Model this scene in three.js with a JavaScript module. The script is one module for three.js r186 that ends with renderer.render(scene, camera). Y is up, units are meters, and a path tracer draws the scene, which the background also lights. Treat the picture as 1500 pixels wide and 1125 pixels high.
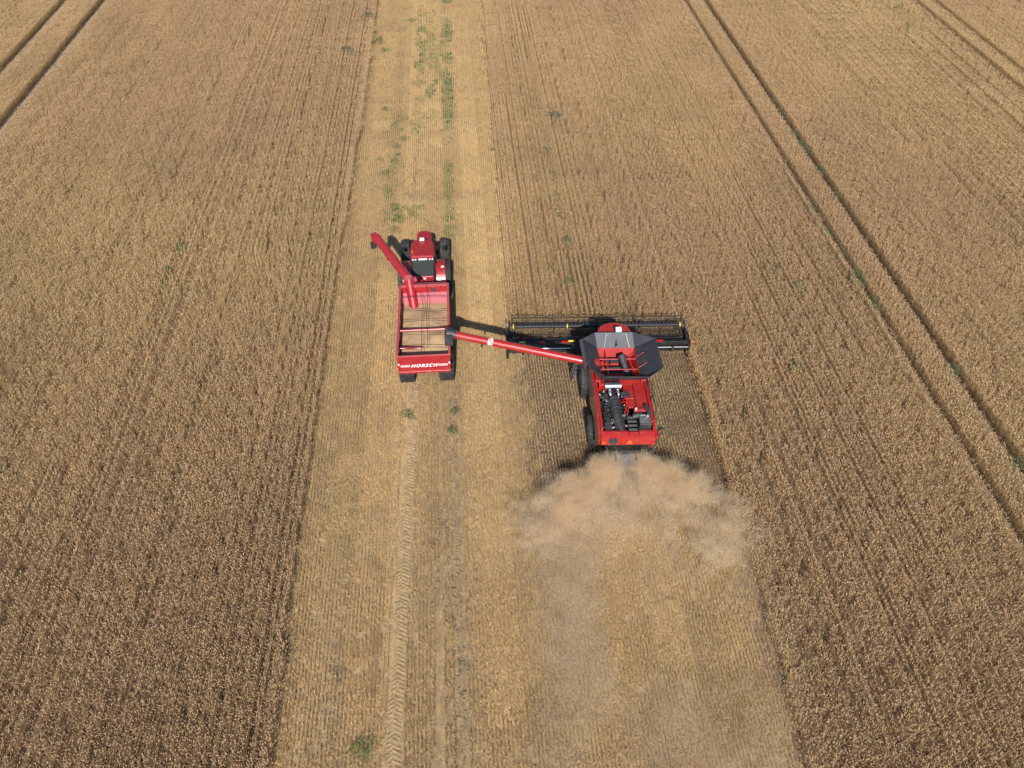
import * as THREE from 'three';
import { Sky } from 'three/addons/objects/Sky.js';
import { RoundedBoxGeometry } from 'three/addons/geometries/RoundedBoxGeometry.js';
import { mergeGeometries } from 'three/addons/utils/BufferGeometryUtils.js';
import { FontLoader } from 'three/addons/loaders/FontLoader.js';
import { TextGeometry } from 'three/addons/geometries/TextGeometry.js';

// ---------------------------------------------------------------- camera, sky, sun, exposure
const scene = new THREE.Scene();
const camera = new THREE.PerspectiveCamera(51.74, 4 / 3, 0.5, 2000);
camera.position.set(0, 31.5, 0);
const PITCH = 44.81 * Math.PI / 180;
camera.lookAt(0, 31.5 - Math.sin(PITCH), -Math.cos(PITCH));

const SUN = new THREE.Vector3(0.01, Math.sin(35.5 * Math.PI / 180), Math.cos(35.5 * Math.PI / 180)).normalize();
const sky = new Sky();
sky.name = 'sky';
sky.userData.kind = 'structure';
sky.scale.setScalar(1500);
sky.material.uniforms.turbidity.value = 5;
sky.material.uniforms.rayleigh.value = 1.1;
sky.material.uniforms.mieCoefficient.value = 0.004;
sky.material.uniforms.sunPosition.value.copy(SUN);
scene.add(sky);
scene.environmentIntensity = 0.13;
const sun = new THREE.DirectionalLight(new THREE.Color(1.0, 0.95, 0.86), 4.4);
sun.name = 'sun';
sun.position.copy(SUN).multiplyScalar(120).add(new THREE.Vector3(0, 0, -40));
sun.target.position.set(0, 0, -40);
sun.castShadow = true;
sun.shadow.mapSize.set(4096, 4096);
Object.assign(sun.shadow.camera, { left: -70, right: 70, top: 70, bottom: -70, near: 1, far: 300 });
scene.add(sun, sun.target);

const renderer = new THREE.WebGLRenderer({ antialias: true });
renderer.toneMapping = THREE.LinearToneMapping;
renderer.toneMappingExposure = 1.2;
renderer.shadowMap.enabled = true;

// ---------------------------------------------------------------- helpers
function rng(seed) {
  let a = seed >>> 0;
  return () => { a = (a + 0x6D2B79F5) | 0; let t = Math.imul(a ^ (a >>> 15), 1 | a); t = (t + Math.imul(t ^ (t >>> 7), 61 | t)) ^ t; return ((t ^ (t >>> 14)) >>> 0) / 4294967296; };
}
const hash2 = (x, y) => { let h = Math.imul(x | 0, 374761393) + Math.imul(y | 0, 668265263); h = Math.imul(h ^ (h >>> 13), 1274126177); return ((h ^ (h >>> 16)) >>> 0) / 4294967296; };
function vnoise(x, y) {
  const xi = Math.floor(x), yi = Math.floor(y), fx = x - xi, fy = y - yi, sx = fx * fx * (3 - 2 * fx), sy = fy * fy * (3 - 2 * fy);
  const a = hash2(xi, yi), b = hash2(xi + 1, yi), c = hash2(xi, yi + 1), d = hash2(xi + 1, yi + 1);
  return a + (b - a) * sx + (c - a) * sy + (a - b - c + d) * sx * sy;
}
const fbm = (x, y, o = 4) => { let s = 0, k = 0.5, n = 0; for (let i = 0; i < o; i++) { s += k * vnoise(x, y); n += k; k *= 0.5; x = x * 2.03 + 17.3; y = y * 2.03 + 9.1; } return s / n; };
const clamp = (x, a = 0, b = 1) => Math.min(b, Math.max(a, x));
const smooth = (a, b, x) => { const t = clamp((x - a) / (b - a)); return t * t * (3 - 2 * t); };
const lerp = (a, b, t) => a + (b - a) * t;
const V = (x, y, z) => new THREE.Vector3(x, y, z);
const srgbByte = l => Math.round(255 * (l <= 0.0031308 ? 12.92 * l : 1.055 * Math.pow(l, 1 / 2.4) - 0.055));

function colourTexture(w, h, fn, repeat = true) {
  const d = new Uint8Array(w * h * 4);
  for (let j = 0; j < h; j++) for (let i = 0; i < w; i++) {
    const c = fn(i, j), k = (j * w + i) * 4;
    d[k] = srgbByte(clamp(c[0])); d[k + 1] = srgbByte(clamp(c[1])); d[k + 2] = srgbByte(clamp(c[2])); d[k + 3] = 255;
  }
  const t = new THREE.DataTexture(d, w, h);
  t.colorSpace = THREE.SRGBColorSpace; t.magFilter = THREE.LinearFilter; t.minFilter = THREE.LinearFilter;
  t.wrapS = t.wrapT = repeat ? THREE.RepeatWrapping : THREE.ClampToEdgeWrapping; t.needsUpdate = true;
  return t;
}
// paint with straw dust lying on it in specks and patches; uv in metres, one tile is 2 m
function dusty(base, dust, amount, seed, opts = {}) {
  const N = 256;
  const map = colourTexture(N, N, (i, j) => {
    const x = i / N, y = j / N;
    const n = lerp(fbm(x * 8 + seed, y * 8, 5), fbm((x - 1) * 8 + seed, y * 8, 5), smooth(0.8, 1, x));
    const sp = hash2(i + seed * 13, j) > 0.94 ? 0.5 : 0;
    const st = vnoise(i * 0.9 + seed, j * 0.9);
    const k = clamp((0.45 * smooth(0.45, 0.8, n) + 0.75 * smooth(0.5, 0.9, st) * n + sp * 0.6) * amount);
    const g = 0.92 + 0.16 * hash2(i * 3 + seed, j * 7);
    return [lerp(base[0], dust[0], k) * g, lerp(base[1], dust[1], k) * g, lerp(base[2], dust[2], k) * g];
  });
  map.repeat.set(0.5, 0.5);
  return new THREE.MeshPhysicalMaterial({ map, roughness: 0.42, metalness: 0, ...opts });
}
const plain = (r, g, b, roughness = 0.6, opts = {}) => new THREE.MeshStandardMaterial({ color: new THREE.Color().setRGB(r, g, b), roughness, ...opts });
const STRAWDUST = [0.36, 0.26, 0.15];
const M = {
  red: dusty([0.42, 0.013, 0.011], STRAWDUST, 0.2, 3, { clearcoat: 0.8, clearcoatRoughness: 0.16 }),
  redCart: dusty([0.40, 0.012, 0.020], STRAWDUST, 0.14, 11, { clearcoat: 0.7, clearcoatRoughness: 0.2 }),
  redFaded: dusty([0.46, 0.075, 0.085], STRAWDUST, 0.3, 17, { roughness: 0.6 }),
  tractorRed: dusty([0.36, 0.012, 0.018], STRAWDUST, 0.14, 23, { clearcoat: 0.5, clearcoatRoughness: 0.25 }),
  black: dusty([0.012, 0.012, 0.013], STRAWDUST, 0.16, 31, { roughness: 0.55 }),
  plastic: dusty([0.030, 0.031, 0.037], STRAWDUST, 0.2, 37, { roughness: 0.5 }),
  panel: dusty([0.034, 0.035, 0.043], STRAWDUST, 0.16, 41, { roughness: 0.55 }),
  grey: dusty([0.10, 0.10, 0.108], STRAWDUST, 0.4, 43, { roughness: 0.6 }),
  liner: dusty([0.040, 0.041, 0.051], STRAWDUST, 0.18, 59, { roughness: 0.5 }),
  rubber: dusty([0.022, 0.022, 0.023], STRAWDUST, 0.3, 47, { roughness: 0.85 }),
  steel: plain(0.42, 0.42, 0.44, 0.35, { metalness: 0.8 }),
  chrome: plain(0.72, 0.70, 0.68, 0.28, { metalness: 1 }),
  rim: plain(0.40, 0.41, 0.45, 0.4, { metalness: 0.5 }),
  blue: plain(0.05, 0.052, 0.08, 0.5, { metalness: 0.3 }),
  white: plain(0.8, 0.8, 0.78, 0.5),
  pale: plain(0.55, 0.47, 0.42, 0.6),
  yellow: plain(0.72, 0.50, 0.03, 0.5),
  orange: plain(0.85, 0.13, 0.02, 0.4),
  lampRed: plain(0.6, 0.01, 0.01, 0.25),
  lampWhite: plain(0.8, 0.8, 0.8, 0.15),
  glass: new THREE.MeshPhysicalMaterial({ color: new THREE.Color().setRGB(0.32, 0.36, 0.34), roughness: 0.04, transmission: 0.85, thickness: 0, ior: 1.5 }),
  seat: plain(0.04, 0.04, 0.045, 0.9),
};

// box projection of uv in metres, faces kept flat where the source has hard edges
function boxUV(g) {
  g = g.index ? g.toNonIndexed() : g;
  const p = g.attributes.position, n = g.attributes.normal, uv = new Float32Array(p.count * 2);
  for (let i = 0; i < p.count; i += 3) {
    const nx = Math.abs(n.getX(i) + n.getX(i + 1) + n.getX(i + 2)), ny = Math.abs(n.getY(i) + n.getY(i + 1) + n.getY(i + 2)), nz = Math.abs(n.getZ(i) + n.getZ(i + 1) + n.getZ(i + 2));
    for (let k = i; k < i + 3; k++) {
      const [a, b] = ny >= nx && ny >= nz ? [p.getX(k), p.getZ(k)] : nx >= nz ? [p.getZ(k), p.getY(k)] : [p.getX(k), p.getY(k)];
      uv[2 * k] = a; uv[2 * k + 1] = b;
    }
  }
  for (const name of Object.keys(g.attributes)) if (!['position', 'normal'].includes(name)) g.deleteAttribute(name);
  g.setAttribute('uv', new THREE.BufferAttribute(uv, 2));
  return g;
}
function part(name, geos, mat, parent) {
  const list = (Array.isArray(geos) ? geos : [geos]).map(boxUV);
  const m = new THREE.Mesh(list.length > 1 ? mergeGeometries(list) : list[0], mat);
  m.name = name; m.castShadow = m.receiveShadow = true;
  parent.add(m);
  return m;
}
const parts = (name, list, mat, parent) => list.map(g => part(name, g, mat, parent));
function grp(name, parent) { const o = new THREE.Group(); o.name = name; parent.add(o); return o; }
const used = {};
const numbered = n => { const k = used[n] = (used[n] ?? -1) + 1; return k ? `${n}_${String(k).padStart(3, '0')}` : n; };
function thing(name, label, category, [x, y, z], turn = 0, group) {
  const o = new THREE.Group(); o.name = numbered(name); o.position.set(x, y, z); o.rotation.y = turn;
  o.userData = { label, category }; if (group) o.userData.group = group;
  scene.add(o); return o;
}
const box = (x0, x1, y0, y1, z0, z1, r = 0.02) => {
  const w = x1 - x0, h = y1 - y0, d = z1 - z0;
  const g = r > 0 ? new RoundedBoxGeometry(w, h, d, 1, Math.min(r, w / 3, h / 3, d / 3)) : new THREE.BoxGeometry(w, h, d);
  return g.translate((x0 + x1) / 2, (y0 + y1) / 2, (z0 + z1) / 2);
};
const rbox = (w, h, d, [x, y, z], [rx, ry, rz] = [0, 0, 0], r = 0.02) => box(-w / 2, w / 2, -h / 2, h / 2, -d / 2, d / 2, r).rotateX(rx).rotateY(ry).rotateZ(rz).translate(x, y, z);
function rod(a, b, r0, r1 = r0, seg = 10, open = false) {
  a = V(...a); b = V(...b);
  const d = b.clone().sub(a), g = new THREE.CylinderGeometry(r1, r0, d.length(), seg, 1, open);
  g.applyQuaternion(new THREE.Quaternion().setFromUnitVectors(V(0, 1, 0), d.clone().normalize()));
  return g.translate((a.x + b.x) / 2, (a.y + b.y) / 2, (a.z + b.z) / 2);
}
const curve = (pts, r, seg = 24, rad = 6) => new THREE.TubeGeometry(new THREE.CatmullRomCurve3(pts.map(p => V(...p))), seg, r, rad);
// a flat polygon of 3 or 4 corners given thickness along its normal
function slab(corners, t) {
  const c = corners.map(p => V(...p)), n = c[1].clone().sub(c[0]).cross(c[2].clone().sub(c[0])).normalize().multiplyScalar(t / 2);
  const pos = [], top = c.map(p => p.clone().add(n)), bot = c.map(p => p.clone().sub(n)), tri = (a, b, d) => pos.push(...a.toArray(), ...b.toArray(), ...d.toArray());
  for (let i = 1; i < c.length - 1; i++) { tri(top[0], top[i], top[i + 1]); tri(bot[0], bot[i + 1], bot[i]); }
  for (let i = 0; i < c.length; i++) { const j = (i + 1) % c.length; tri(top[i], bot[i], bot[j]); tri(top[i], bot[j], top[j]); }
  const g = new THREE.BufferGeometry(); g.setAttribute('position', new THREE.Float32BufferAttribute(pos, 3)); g.computeVertexNormals(); return g;
}
// a side outline in (z, y), extruded across x
function profileX(pts, x0, x1, bevel = 0.03) {
  const s = new THREE.Shape(pts.map(([z, y]) => new THREE.Vector2(-z, y)));
  const g = new THREE.ExtrudeGeometry(s, { depth: x1 - x0 - 2 * bevel, bevelEnabled: bevel > 0, bevelSize: bevel, bevelThickness: bevel, bevelOffset: -bevel, bevelSegments: 2, steps: 1 });
  return g.rotateY(Math.PI / 2).translate(x0 + bevel, 0, 0);
}
// a plan outline in (x, z), extruded up
function profileY(pts, y0, y1, bevel = 0.03) {
  const s = new THREE.Shape(pts.map(([x, z]) => new THREE.Vector2(x, -z)));
  const g = new THREE.ExtrudeGeometry(s, { depth: y1 - y0 - 2 * bevel, bevelEnabled: bevel > 0, bevelSize: bevel, bevelThickness: bevel, bevelOffset: -bevel, bevelSegments: 2, steps: 1 });
  return g.rotateX(-Math.PI / 2).translate(0, y0 + bevel, 0);
}
// a driven wheel: tyre with slanted lugs, dished rim; x is the axle, `side` the outer face
function wheel(parent, [x, y, z], R, W, rimR, side, rimMat) {
  const w = grp('wheel', parent); w.position.set(x, y, z);
  const h = W / 2, prof = [[rimR, -h * 0.82], [rimR + 0.05, -h * 0.95], [R * 0.86, -h], [R * 0.95, -h * 0.93], [R - 0.045, -h * 0.72], [R - 0.03, 0], [R - 0.045, h * 0.72], [R * 0.95, h * 0.93], [R * 0.86, h], [rimR + 0.05, h * 0.95], [rimR, h * 0.82]];
  const tyre = [new THREE.LatheGeometry(prof.map(([r, a]) => new THREE.Vector2(r, a)), 48).rotateZ(-Math.PI / 2)];
  const n = Math.round(2 * Math.PI * R / 0.24);
  for (let k = 0; k < n; k++) for (const s of [-1, 1]) {
    const a = (k + (s > 0 ? 0.5 : 0)) / n * 2 * Math.PI;
    const g = new THREE.BoxGeometry(h * 1.06, 0.075, 0.06).rotateY(s * 0.72).translate(s * h * 0.47, R - 0.012, 0).rotateX(a);
    tyre.push(g);
  }
  part('tyre', tyre, M.rubber, w);
  const o = side * h;
  const rim = [new THREE.LatheGeometry([[0.02, o * 0.35], [rimR * 0.35, o * 0.35], [rimR * 0.42, o * 0.2], [rimR * 0.86, o * 0.25], [rimR * 0.9, o * 0.8], [rimR + 0.02, o * 0.86]].map(([r, a]) => new THREE.Vector2(r, a)), 36).rotateZ(-Math.PI / 2)];
  rim.push(rod([o * 0.2, 0, 0], [o * 0.62, 0, 0], rimR * 0.24, rimR * 0.2, 16));
  for (let k = 0; k < 10; k++) { const a = k / 10 * Math.PI * 2; rim.push(rod([o * 0.3, Math.cos(a) * rimR * 0.32, Math.sin(a) * rimR * 0.32], [o * 0.42, Math.cos(a) * rimR * 0.32, Math.sin(a) * rimR * 0.32], 0.02, 0.02, 6)); }
  rim.push(rod([-o * 0.8, 0, 0], [o * 0.1, 0, 0], rimR * 0.6, rimR * 0.6, 20));
  part('rim', rim, rimMat, w);
  return w;
}
const stuffTag = (o, label, category) => { o.userData = { label, category, kind: 'stuff' }; return o; };

// ---------------------------------------------------------------- the field: rows run along w, u counts across them
const ROW = 4.06 * Math.PI / 180, CR = Math.cos(ROW), SR = Math.sin(ROW), PITCHROW = 0.16;
const toWorld = (u, w) => [u * CR + w * SR, -u * SR + w * CR];
const along = (table, w) => { let i = 0; while (i < table.length - 2 && w > table[i + 1][0]) i++; const [a, b] = [table[i], table[i + 1]]; return lerp(a[1], b[1], clamp((w - a[0]) / (b[0] - a[0]), -0.3, 1.3)); };
const EDGE_LEFT = [[-92, -8.15], [-63, -8.2], [-36, -8.55], [-21, -8.48], [-5, -8.2]];            // left standing crop ends here
const EDGE_MIDDLE = [[-92, 3.25], [-60, 2.75], [-39, 2.45], [-30, 2.4]];                          // uncut crop ahead of the header starts here
const EDGE_RIGHT = [[-35, 12.72], [-28, 12.58], [-24, 12.42], [-19, 12.3], [-15, 12.2], [-10, 11.9], [-2, 11.6]];
const KNIFE_W = -35.05;                                                                           // crop stands ahead of the knife
const TRAMS = [[-38.3, -37.3], [-42.45, -41.45], [24.85, 25.35], [26.95, 27.45], [49.5, 50.1], [51.5, 52.1]];
const COMBINE = { x: 5.45, z: -31.1, turn: 1.2 * Math.PI / 180 };
const CART = { x: -4.78, z: -32.4, turn: 4.06 * Math.PI / 180 };
const TRACTOR = { x: -5.49, z: -40.2, turn: 4.06 * Math.PI / 180 };

function standing(u, w) {
  if (u < along(EDGE_LEFT, w)) return true;
  const knife = KNIFE_W + (u - 7.6) * 0.045;
  if (w < knife) return u > along(EDGE_MIDDLE, w);
  return u > along(EDGE_RIGHT, w);
}
const inTram = u => TRAMS.some(([a, b]) => u > a && u < b);
const inView = (x, z, m) => z < -11 + m && z > -92 - m * 2 && Math.abs(x) < 14.4 + 0.459 * Math.max(0, -z) + m;

// bare soil under everything
{
  const soil = colourTexture(512, 512, (i, j) => {
    const x = i / 512, y = j / 512, n = fbm(x * 16, y * 16, 5), k = 0.75 + 0.5 * n + 0.25 * (hash2(i, j) - 0.5), s = hash2(i + 900, j) > 0.86 ? 0.35 : 0;
    return [lerp(0.15, 0.36, s) * k, lerp(0.096, 0.25, s) * k, lerp(0.055, 0.13, s) * k];
  });
  soil.repeat.set(1 / 3, 1 / 3);
  const g = new THREE.PlaneGeometry(900, 900).rotateX(-Math.PI / 2), p = g.attributes.position, uv = g.attributes.uv;
  for (let i = 0; i < p.count; i++) uv.setXY(i, p.getX(i), p.getZ(i));
  const m = new THREE.Mesh(g, new THREE.MeshStandardMaterial({ map: soil, roughness: 0.95 }));
  m.name = 'field_soil'; m.position.set(0, 0, -60); m.receiveShadow = true;
  m.userData = { kind: 'structure', label: 'brown soil of the grain field under crop and stubble', category: 'field' };
  scene.add(m);
}
// dry pale soil of the two wide tramlines in the left crop
for (const [a, b] of TRAMS.slice(0, 2)) {
  const map = colourTexture(64, 512, (i, j) => { const k = 0.75 + 0.35 * fbm(i * 0.2, j * 0.2, 3) + 0.2 * hash2(i, j), s = hash2(i + 40, j) > 0.9 ? 1.3 : 1; return [0.18 * k * s, 0.145 * k * s, 0.11 * k * s]; });
  map.repeat.set(1, 8);
  const g = new THREE.PlaneGeometry(b - a + 0.3, 114).rotateX(-Math.PI / 2).translate((a + b) / 2, 0.004, -55);
  const m = new THREE.Mesh(g, new THREE.MeshStandardMaterial({ map, roughness: 0.95 })); m.name = numbered('tramline'); m.rotation.y = ROW; m.receiveShadow = true;
  m.userData = { kind: 'structure', label: a < -40 ? 'bare soil tramline farther from the strip in the left wheat' : 'bare soil tramline nearer to the strip in the left wheat', category: 'tramline' };
  scene.add(m);
}
// how much chopped straw lies on the cut ground (0 bare soil, 1 covered)
function strawCover(u, w) {
  const n = fbm(u * 0.55 + 40, w * 0.4, 4), f = fbm(u * 3, w * 2.2 + 8, 3);
  let c = 0.60 + 0.45 * (n - 0.5) + 0.36 * (fbm(u * 1.5 + 5, w * 0.025, 3) - 0.5) + 0.35 * smooth(-4.5, -4.2, u) * (1 - smooth(-3.9, -3.6, u)) + 0.14 * smooth(-1.0, -0.4, u) * (1 - smooth(2.0, 3.0, u));
  const [x, z] = toWorld(u, w), dx = x - COMBINE.x, dz = z - COMBINE.z;
  const lz = dx * Math.sin(COMBINE.turn) + dz * Math.cos(COMBINE.turn);
  if (u > 2.2) c = lerp(c, lerp(-0.3, 0.74, smooth(5.2, 8.5, lz + (f - 0.5) * 2 - Math.abs(u - 7.5) * 0.25)), smooth(1.9, 4.4, u + (f - 0.5) * 3.2));
  if (u > 11.2 && lz > 0) c *= 1 - 0.4 * smooth(11.2, 12, u);
  if (w < -45 && u > -4.9 && u < -4.1) c = 1.0;
  return clamp(c + (f - 0.5) * 0.5);
}
// wheel ruts: [u at w=-31, drift per metre, half width]
const TRACKS = [{ u: w => -3.34 - (w + 31.5) * 0.021, hw: 0.32, to: -31.6 }, { u: w => -1.12 - 0 * w, hw: 0.24, to: -31.6 }, { u: w => -1.85 - (w + 31.5) * 0.004, hw: 0.1, to: -31.6 }];
const onTrack = (u, w) => TRACKS.findIndex(t => w > t.to && Math.abs(u - t.u(w)) < t.hw);
{
  const W0 = -113, W1 = -1, U0 = -10.5, U1 = 14.5, TW = 1024, TH = 2048;
  const soilC = [0.125, 0.082, 0.052], strawC = [0.47, 0.315, 0.155];
  const map = colourTexture(TW, TH, (i, j) => {
    const u = lerp(U0, U1, (i + 0.5) / TW), w = lerp(W0, W1, (j + 0.5) / TH);
    let c = strawCover(u, w) * (0.7 + 0.6 * hash2(i, j)), t = onTrack(u, w);
    if (t === 1) c *= 0.88;
    if (t === 0) c = 0.8 * (0.8 + 0.4 * hash2(i, j));
    const k = (0.85 + 0.3 * hash2(i + 77, j + 5)) * (0.92 + 0.16 * fbm(u * 1.3 + 60, w * 0.03, 3));
    return [lerp(soilC[0], strawC[0], c) * k, lerp(soilC[1], strawC[1], c) * k, lerp(soilC[2], strawC[2], c) * k];
  }, false);
  const pos = [], uvs = [], idx = [], N = 200;
  for (let j = 0; j <= N; j++) {
    const w = lerp(W0, W1, j / N), a = along(EDGE_LEFT, w) - 0.1, b = w < KNIFE_W - 1 ? along(EDGE_MIDDLE, w) : along(EDGE_RIGHT, w) + 0.1;
    for (const u of [a, b]) { pos.push(u, 0.004, w); uvs.push((u - U0) / (U1 - U0), (w - W0) / (W1 - W0)); }
    if (j < N) { const k = 2 * j; idx.push(k, k + 2, k + 1, k + 1, k + 2, k + 3); }
  }
  const g = new THREE.BufferGeometry();
  g.setAttribute('position', new THREE.Float32BufferAttribute(pos, 3)); g.setAttribute('uv', new THREE.Float32BufferAttribute(uvs, 2)); g.setIndex(idx); g.computeVertexNormals();
  const m = new THREE.Mesh(g, new THREE.MeshStandardMaterial({ map, roughness: 0.95 }));
  m.name = 'harvested_ground'; m.rotation.y = ROW; m.receiveShadow = true;
  m.userData = { kind: 'structure', label: 'harvested strip of ground strewn with chopped straw', category: 'ground' };
  scene.add(m);
}

// ---------------------------------------------------------------- plants as small triangle soups with vertex colours
class Soup {
  constructor() { this.p = []; this.c = []; }
  tri(a, b, d, col) { this.p.push(a.x, a.y, a.z, b.x, b.y, b.z, d.x, d.y, d.z); for (let i = 0; i < 3; i++) this.c.push(...col); }
  quad(a, b, c, d, col) { this.tri(a, b, c, col); this.tri(a, c, d, col); }
  strip(pts, widths, side, col) {
    for (let i = 0; i < pts.length - 1; i++) {
      const a = pts[i].clone().addScaledVector(side, -widths[i] / 2), b = pts[i].clone().addScaledVector(side, widths[i] / 2), c = pts[i + 1].clone().addScaledVector(side, widths[i + 1] / 2), d = pts[i + 1].clone().addScaledVector(side, -widths[i + 1] / 2);
      if (widths[i + 1] > 1e-4) this.quad(a, b, c, d, col); else this.tri(a, b, c, col);
    }
  }
  spindle(base, dir, len, wid, col) {                    // an ear: six-cornered, fattest below the middle
    const up = Math.abs(dir.y) > 0.9 ? V(1, 0, 0) : V(0, 1, 0), a = dir.clone().cross(up).normalize(), b = dir.clone().cross(a).normalize(), m = base.clone().addScaledVector(dir, len * 0.45), t = base.clone().addScaledVector(dir, len);
    const ring = [a, b, a.clone().negate(), b.clone().negate()].map((v, i) => m.clone().addScaledVector(v, wid * (i % 2 ? 0.4 : 0.55)));
    for (let i = 0; i < 4; i++) { this.tri(base, ring[i], ring[(i + 1) % 4], col); this.tri(ring[i], t, ring[(i + 1) % 4], col); }
  }
  geometry() { const g = new THREE.BufferGeometry(); g.setAttribute('position', new THREE.Float32BufferAttribute(this.p, 3)); g.setAttribute('color', new THREE.Float32BufferAttribute(this.c, 3)); g.computeVertexNormals(); return g; }
}
const tint = (c, k, r) => [c[0] * k * (1 + (r() - 0.5) * 0.06), c[1] * k * (1 + (r() - 0.5) * 0.06), c[2] * k * (1 + (r() - 0.5) * 0.14)];
const soupMat = new THREE.MeshStandardMaterial({ vertexColors: true, roughness: 0.85, side: THREE.DoubleSide });
const leafMat = new THREE.MeshPhysicalMaterial({ vertexColors: true, roughness: 0.9, transmission: 0.3, thickness: 0, side: THREE.DoubleSide });


// cells of 9 rows x 1.6 m; where a cell holds more than one kind of ground it is split into 3 rows x 0.53 m and then into single rows
const CELL = 9 * PITCHROW, LONG = 1.6, SHORT = LONG / 3;
function tile(u0, u1, w0, w1, kindOf, put) {
  const same = (ua, ub, wa, wb, n) => { let k; for (let i = 0; i <= n; i++) for (let j = 0; j <= n; j++) { const q = kindOf(lerp(ua, ub, (i + 0.02) / (n + 0.04)), lerp(wa, wb, (j + 0.02) / (n + 0.04))); if (k === undefined) k = q; else if (k !== q) return undefined; } return k; };
  for (let u = Math.floor(u0 / CELL) * CELL; u < u1; u += CELL) for (let w = w0; w < w1; w += LONG) {
    const [x, z] = toWorld(u + CELL / 2, w + LONG / 2);
    if (!inView(x, z, 7)) continue;
    let k = same(u, u + CELL, w, w + LONG, 8);
    if (k === null) continue;
    if (k !== undefined) { put(2, k, u + CELL / 2, w + LONG / 2); continue; }
    for (let i = 0; i < 3; i++) for (let j = 0; j < 3; j++) {
      const ua = u + i * 3 * PITCHROW, wa = w + j * SHORT;
      k = same(ua, ua + 3 * PITCHROW, wa, wa + SHORT, 3);
      if (k === null) continue;
      if (k !== undefined) { put(1, k, ua + 1.5 * PITCHROW, wa + SHORT / 2); continue; }
      for (let q = 0; q < 3; q++) { k = kindOf(ua + (q + 0.5) * PITCHROW, wa + SHORT / 2); if (k !== null) put(0, k, ua + (q + 0.5) * PITCHROW, wa + SHORT / 2); }
    }
  }
}
// how a column of 9 drilled rows stands: [sideways shift, height, density] per row; the same down the whole field
function drillPattern(seed, strength) {
  const r = rng(seed * 77 + 5), rows = [];
  for (let k = 0; k < 9; k++) rows.push([(r() - 0.5) * 0.07 * strength, 1 + (r() - 0.5) * 0.16 * strength, 1 - (r() < 0.3 ? 0.5 : 0.15) * strength * r()]);
  for (let k = 0; k < 8; k++) if (r() < 0.24 * strength) { rows[k][0] -= 0.04; rows[k + 1][0] += 0.04; }     // a wide gap between two rows
  return rows;
}
function wheatPatch(seed, rows, L, loose, perMetre, bend, fall = 0, drill = null) {
  const r = rng(seed), s = new Soup(), perRow = Math.round(perMetre * L);
  const EAR = [0.645, 0.42, 0.212], STALK = [0.51, 0.325, 0.13], LEAF = [0.37, 0.228, 0.10];
  for (let row = 0; row < rows; row++) {
    const [shift, tall, dense] = drill ? drill[row] : [0, 1, 1];
    for (let k = 0; k < perRow; k++) {
      const xr = (row - (rows - 1) / 2) * PITCHROW, zr = ((k + r()) / perRow - 0.5) * L;
      const clump = fbm(xr * 5 + seed * 3.7, zr * 4 + seed, 2), dip = fbm(xr * 1.3 + seed * 7.1 + 50, zr * 1.0 + seed, 2);
      if (r() > dense || (rows > 1 && (clump < 0.22 + 0.08 * r() || dip < 0.12 + 0.05 * r()))) continue;
      if (drill && vnoise(row * 7.3 + seed * 3, zr * 2.4 + seed) < 0.20 * (2 - tall)) continue;
      const x0 = xr + shift + (r() - 0.5) * 0.04, z0 = zr, h = (0.70 + 0.12 * r()) * (0.9 + 0.18 * clump) * (0.93 + 0.12 * dip) * tall;
      const az = r() * Math.PI * 2, lean = (0.03 + 0.12 * r()) * loose, tone = 0.74 + 0.52 * r(), f0 = fall * r();
      const top = V(x0 + Math.cos(az) * lean * h - f0 * h, h * (1 - 0.25 * f0), z0 + Math.sin(az) * lean * h), mid = V(lerp(x0, top.x, 0.35), top.y * 0.5, lerp(z0, top.z, 0.35));
      const sa = r() * Math.PI, side = V(Math.cos(sa), 0, Math.sin(sa));
      s.strip([V(x0, 0, z0), mid, top], [0.007, 0.006, 0.005], side, tint(STALK, tone, r));
      const th = (0.15 + 1.15 * r()) * bend, ea = az + (r() - 0.5) * 1.6, dir = V(Math.sin(th) * Math.cos(ea), Math.cos(th), Math.sin(th) * Math.sin(ea));
      s.spindle(top, dir, 0.085 + 0.04 * r(), 0.020 + 0.007 * r(), tint(EAR, tone, r));
      const la = r() * Math.PI * 2, f = 0.4 + 0.35 * r(), b = V(lerp(x0, top.x, f), top.y * f, lerp(z0, top.z, f)), ld = V(Math.cos(la), 0, Math.sin(la)), q = 0.07 + 0.09 * r();
      s.strip([b, b.clone().addScaledVector(ld, q * 0.6).add(V(0, 0.03, 0)), b.clone().addScaledVector(ld, q).add(V(0, -0.05 - 0.06 * r(), 0))], [0.008, 0.014, 0], V(-ld.z, 0, ld.x), tint(LEAF, 0.7 + 0.5 * r(), r));
    }
  }
  return s.geometry();
}
function instanced(name, label, category, variants, mat, places, partName) {
  const o = new THREE.Group(); o.name = numbered(name); o.rotation.y = ROW; stuffTag(o, label, category); scene.add(o);
  const q = new THREE.Quaternion(), Y = V(0, 1, 0), m4 = new THREE.Matrix4(), col = new THREE.Color();
  variants.forEach((g, v) => {
    const list = places.filter(p => p.v === v); if (!list.length) return;
    const im = new THREE.InstancedMesh(g, mat, list.length); im.name = partName; im.castShadow = im.receiveShadow = true; im.userData.kind = 'stuff';
    list.forEach((p, i) => { m4.compose(V(p.u, p.y ?? 0, p.w), q.setFromAxisAngle(Y, p.turn ?? 0), V(p.sx ?? 1, p.sy ?? 1, p.sz ?? 1)); im.setMatrixAt(i, m4); im.setColorAt(i, col.setRGB(...(p.color ?? [1, 1, 1]))); });
    o.add(im);
  });
  return o;
}
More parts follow.
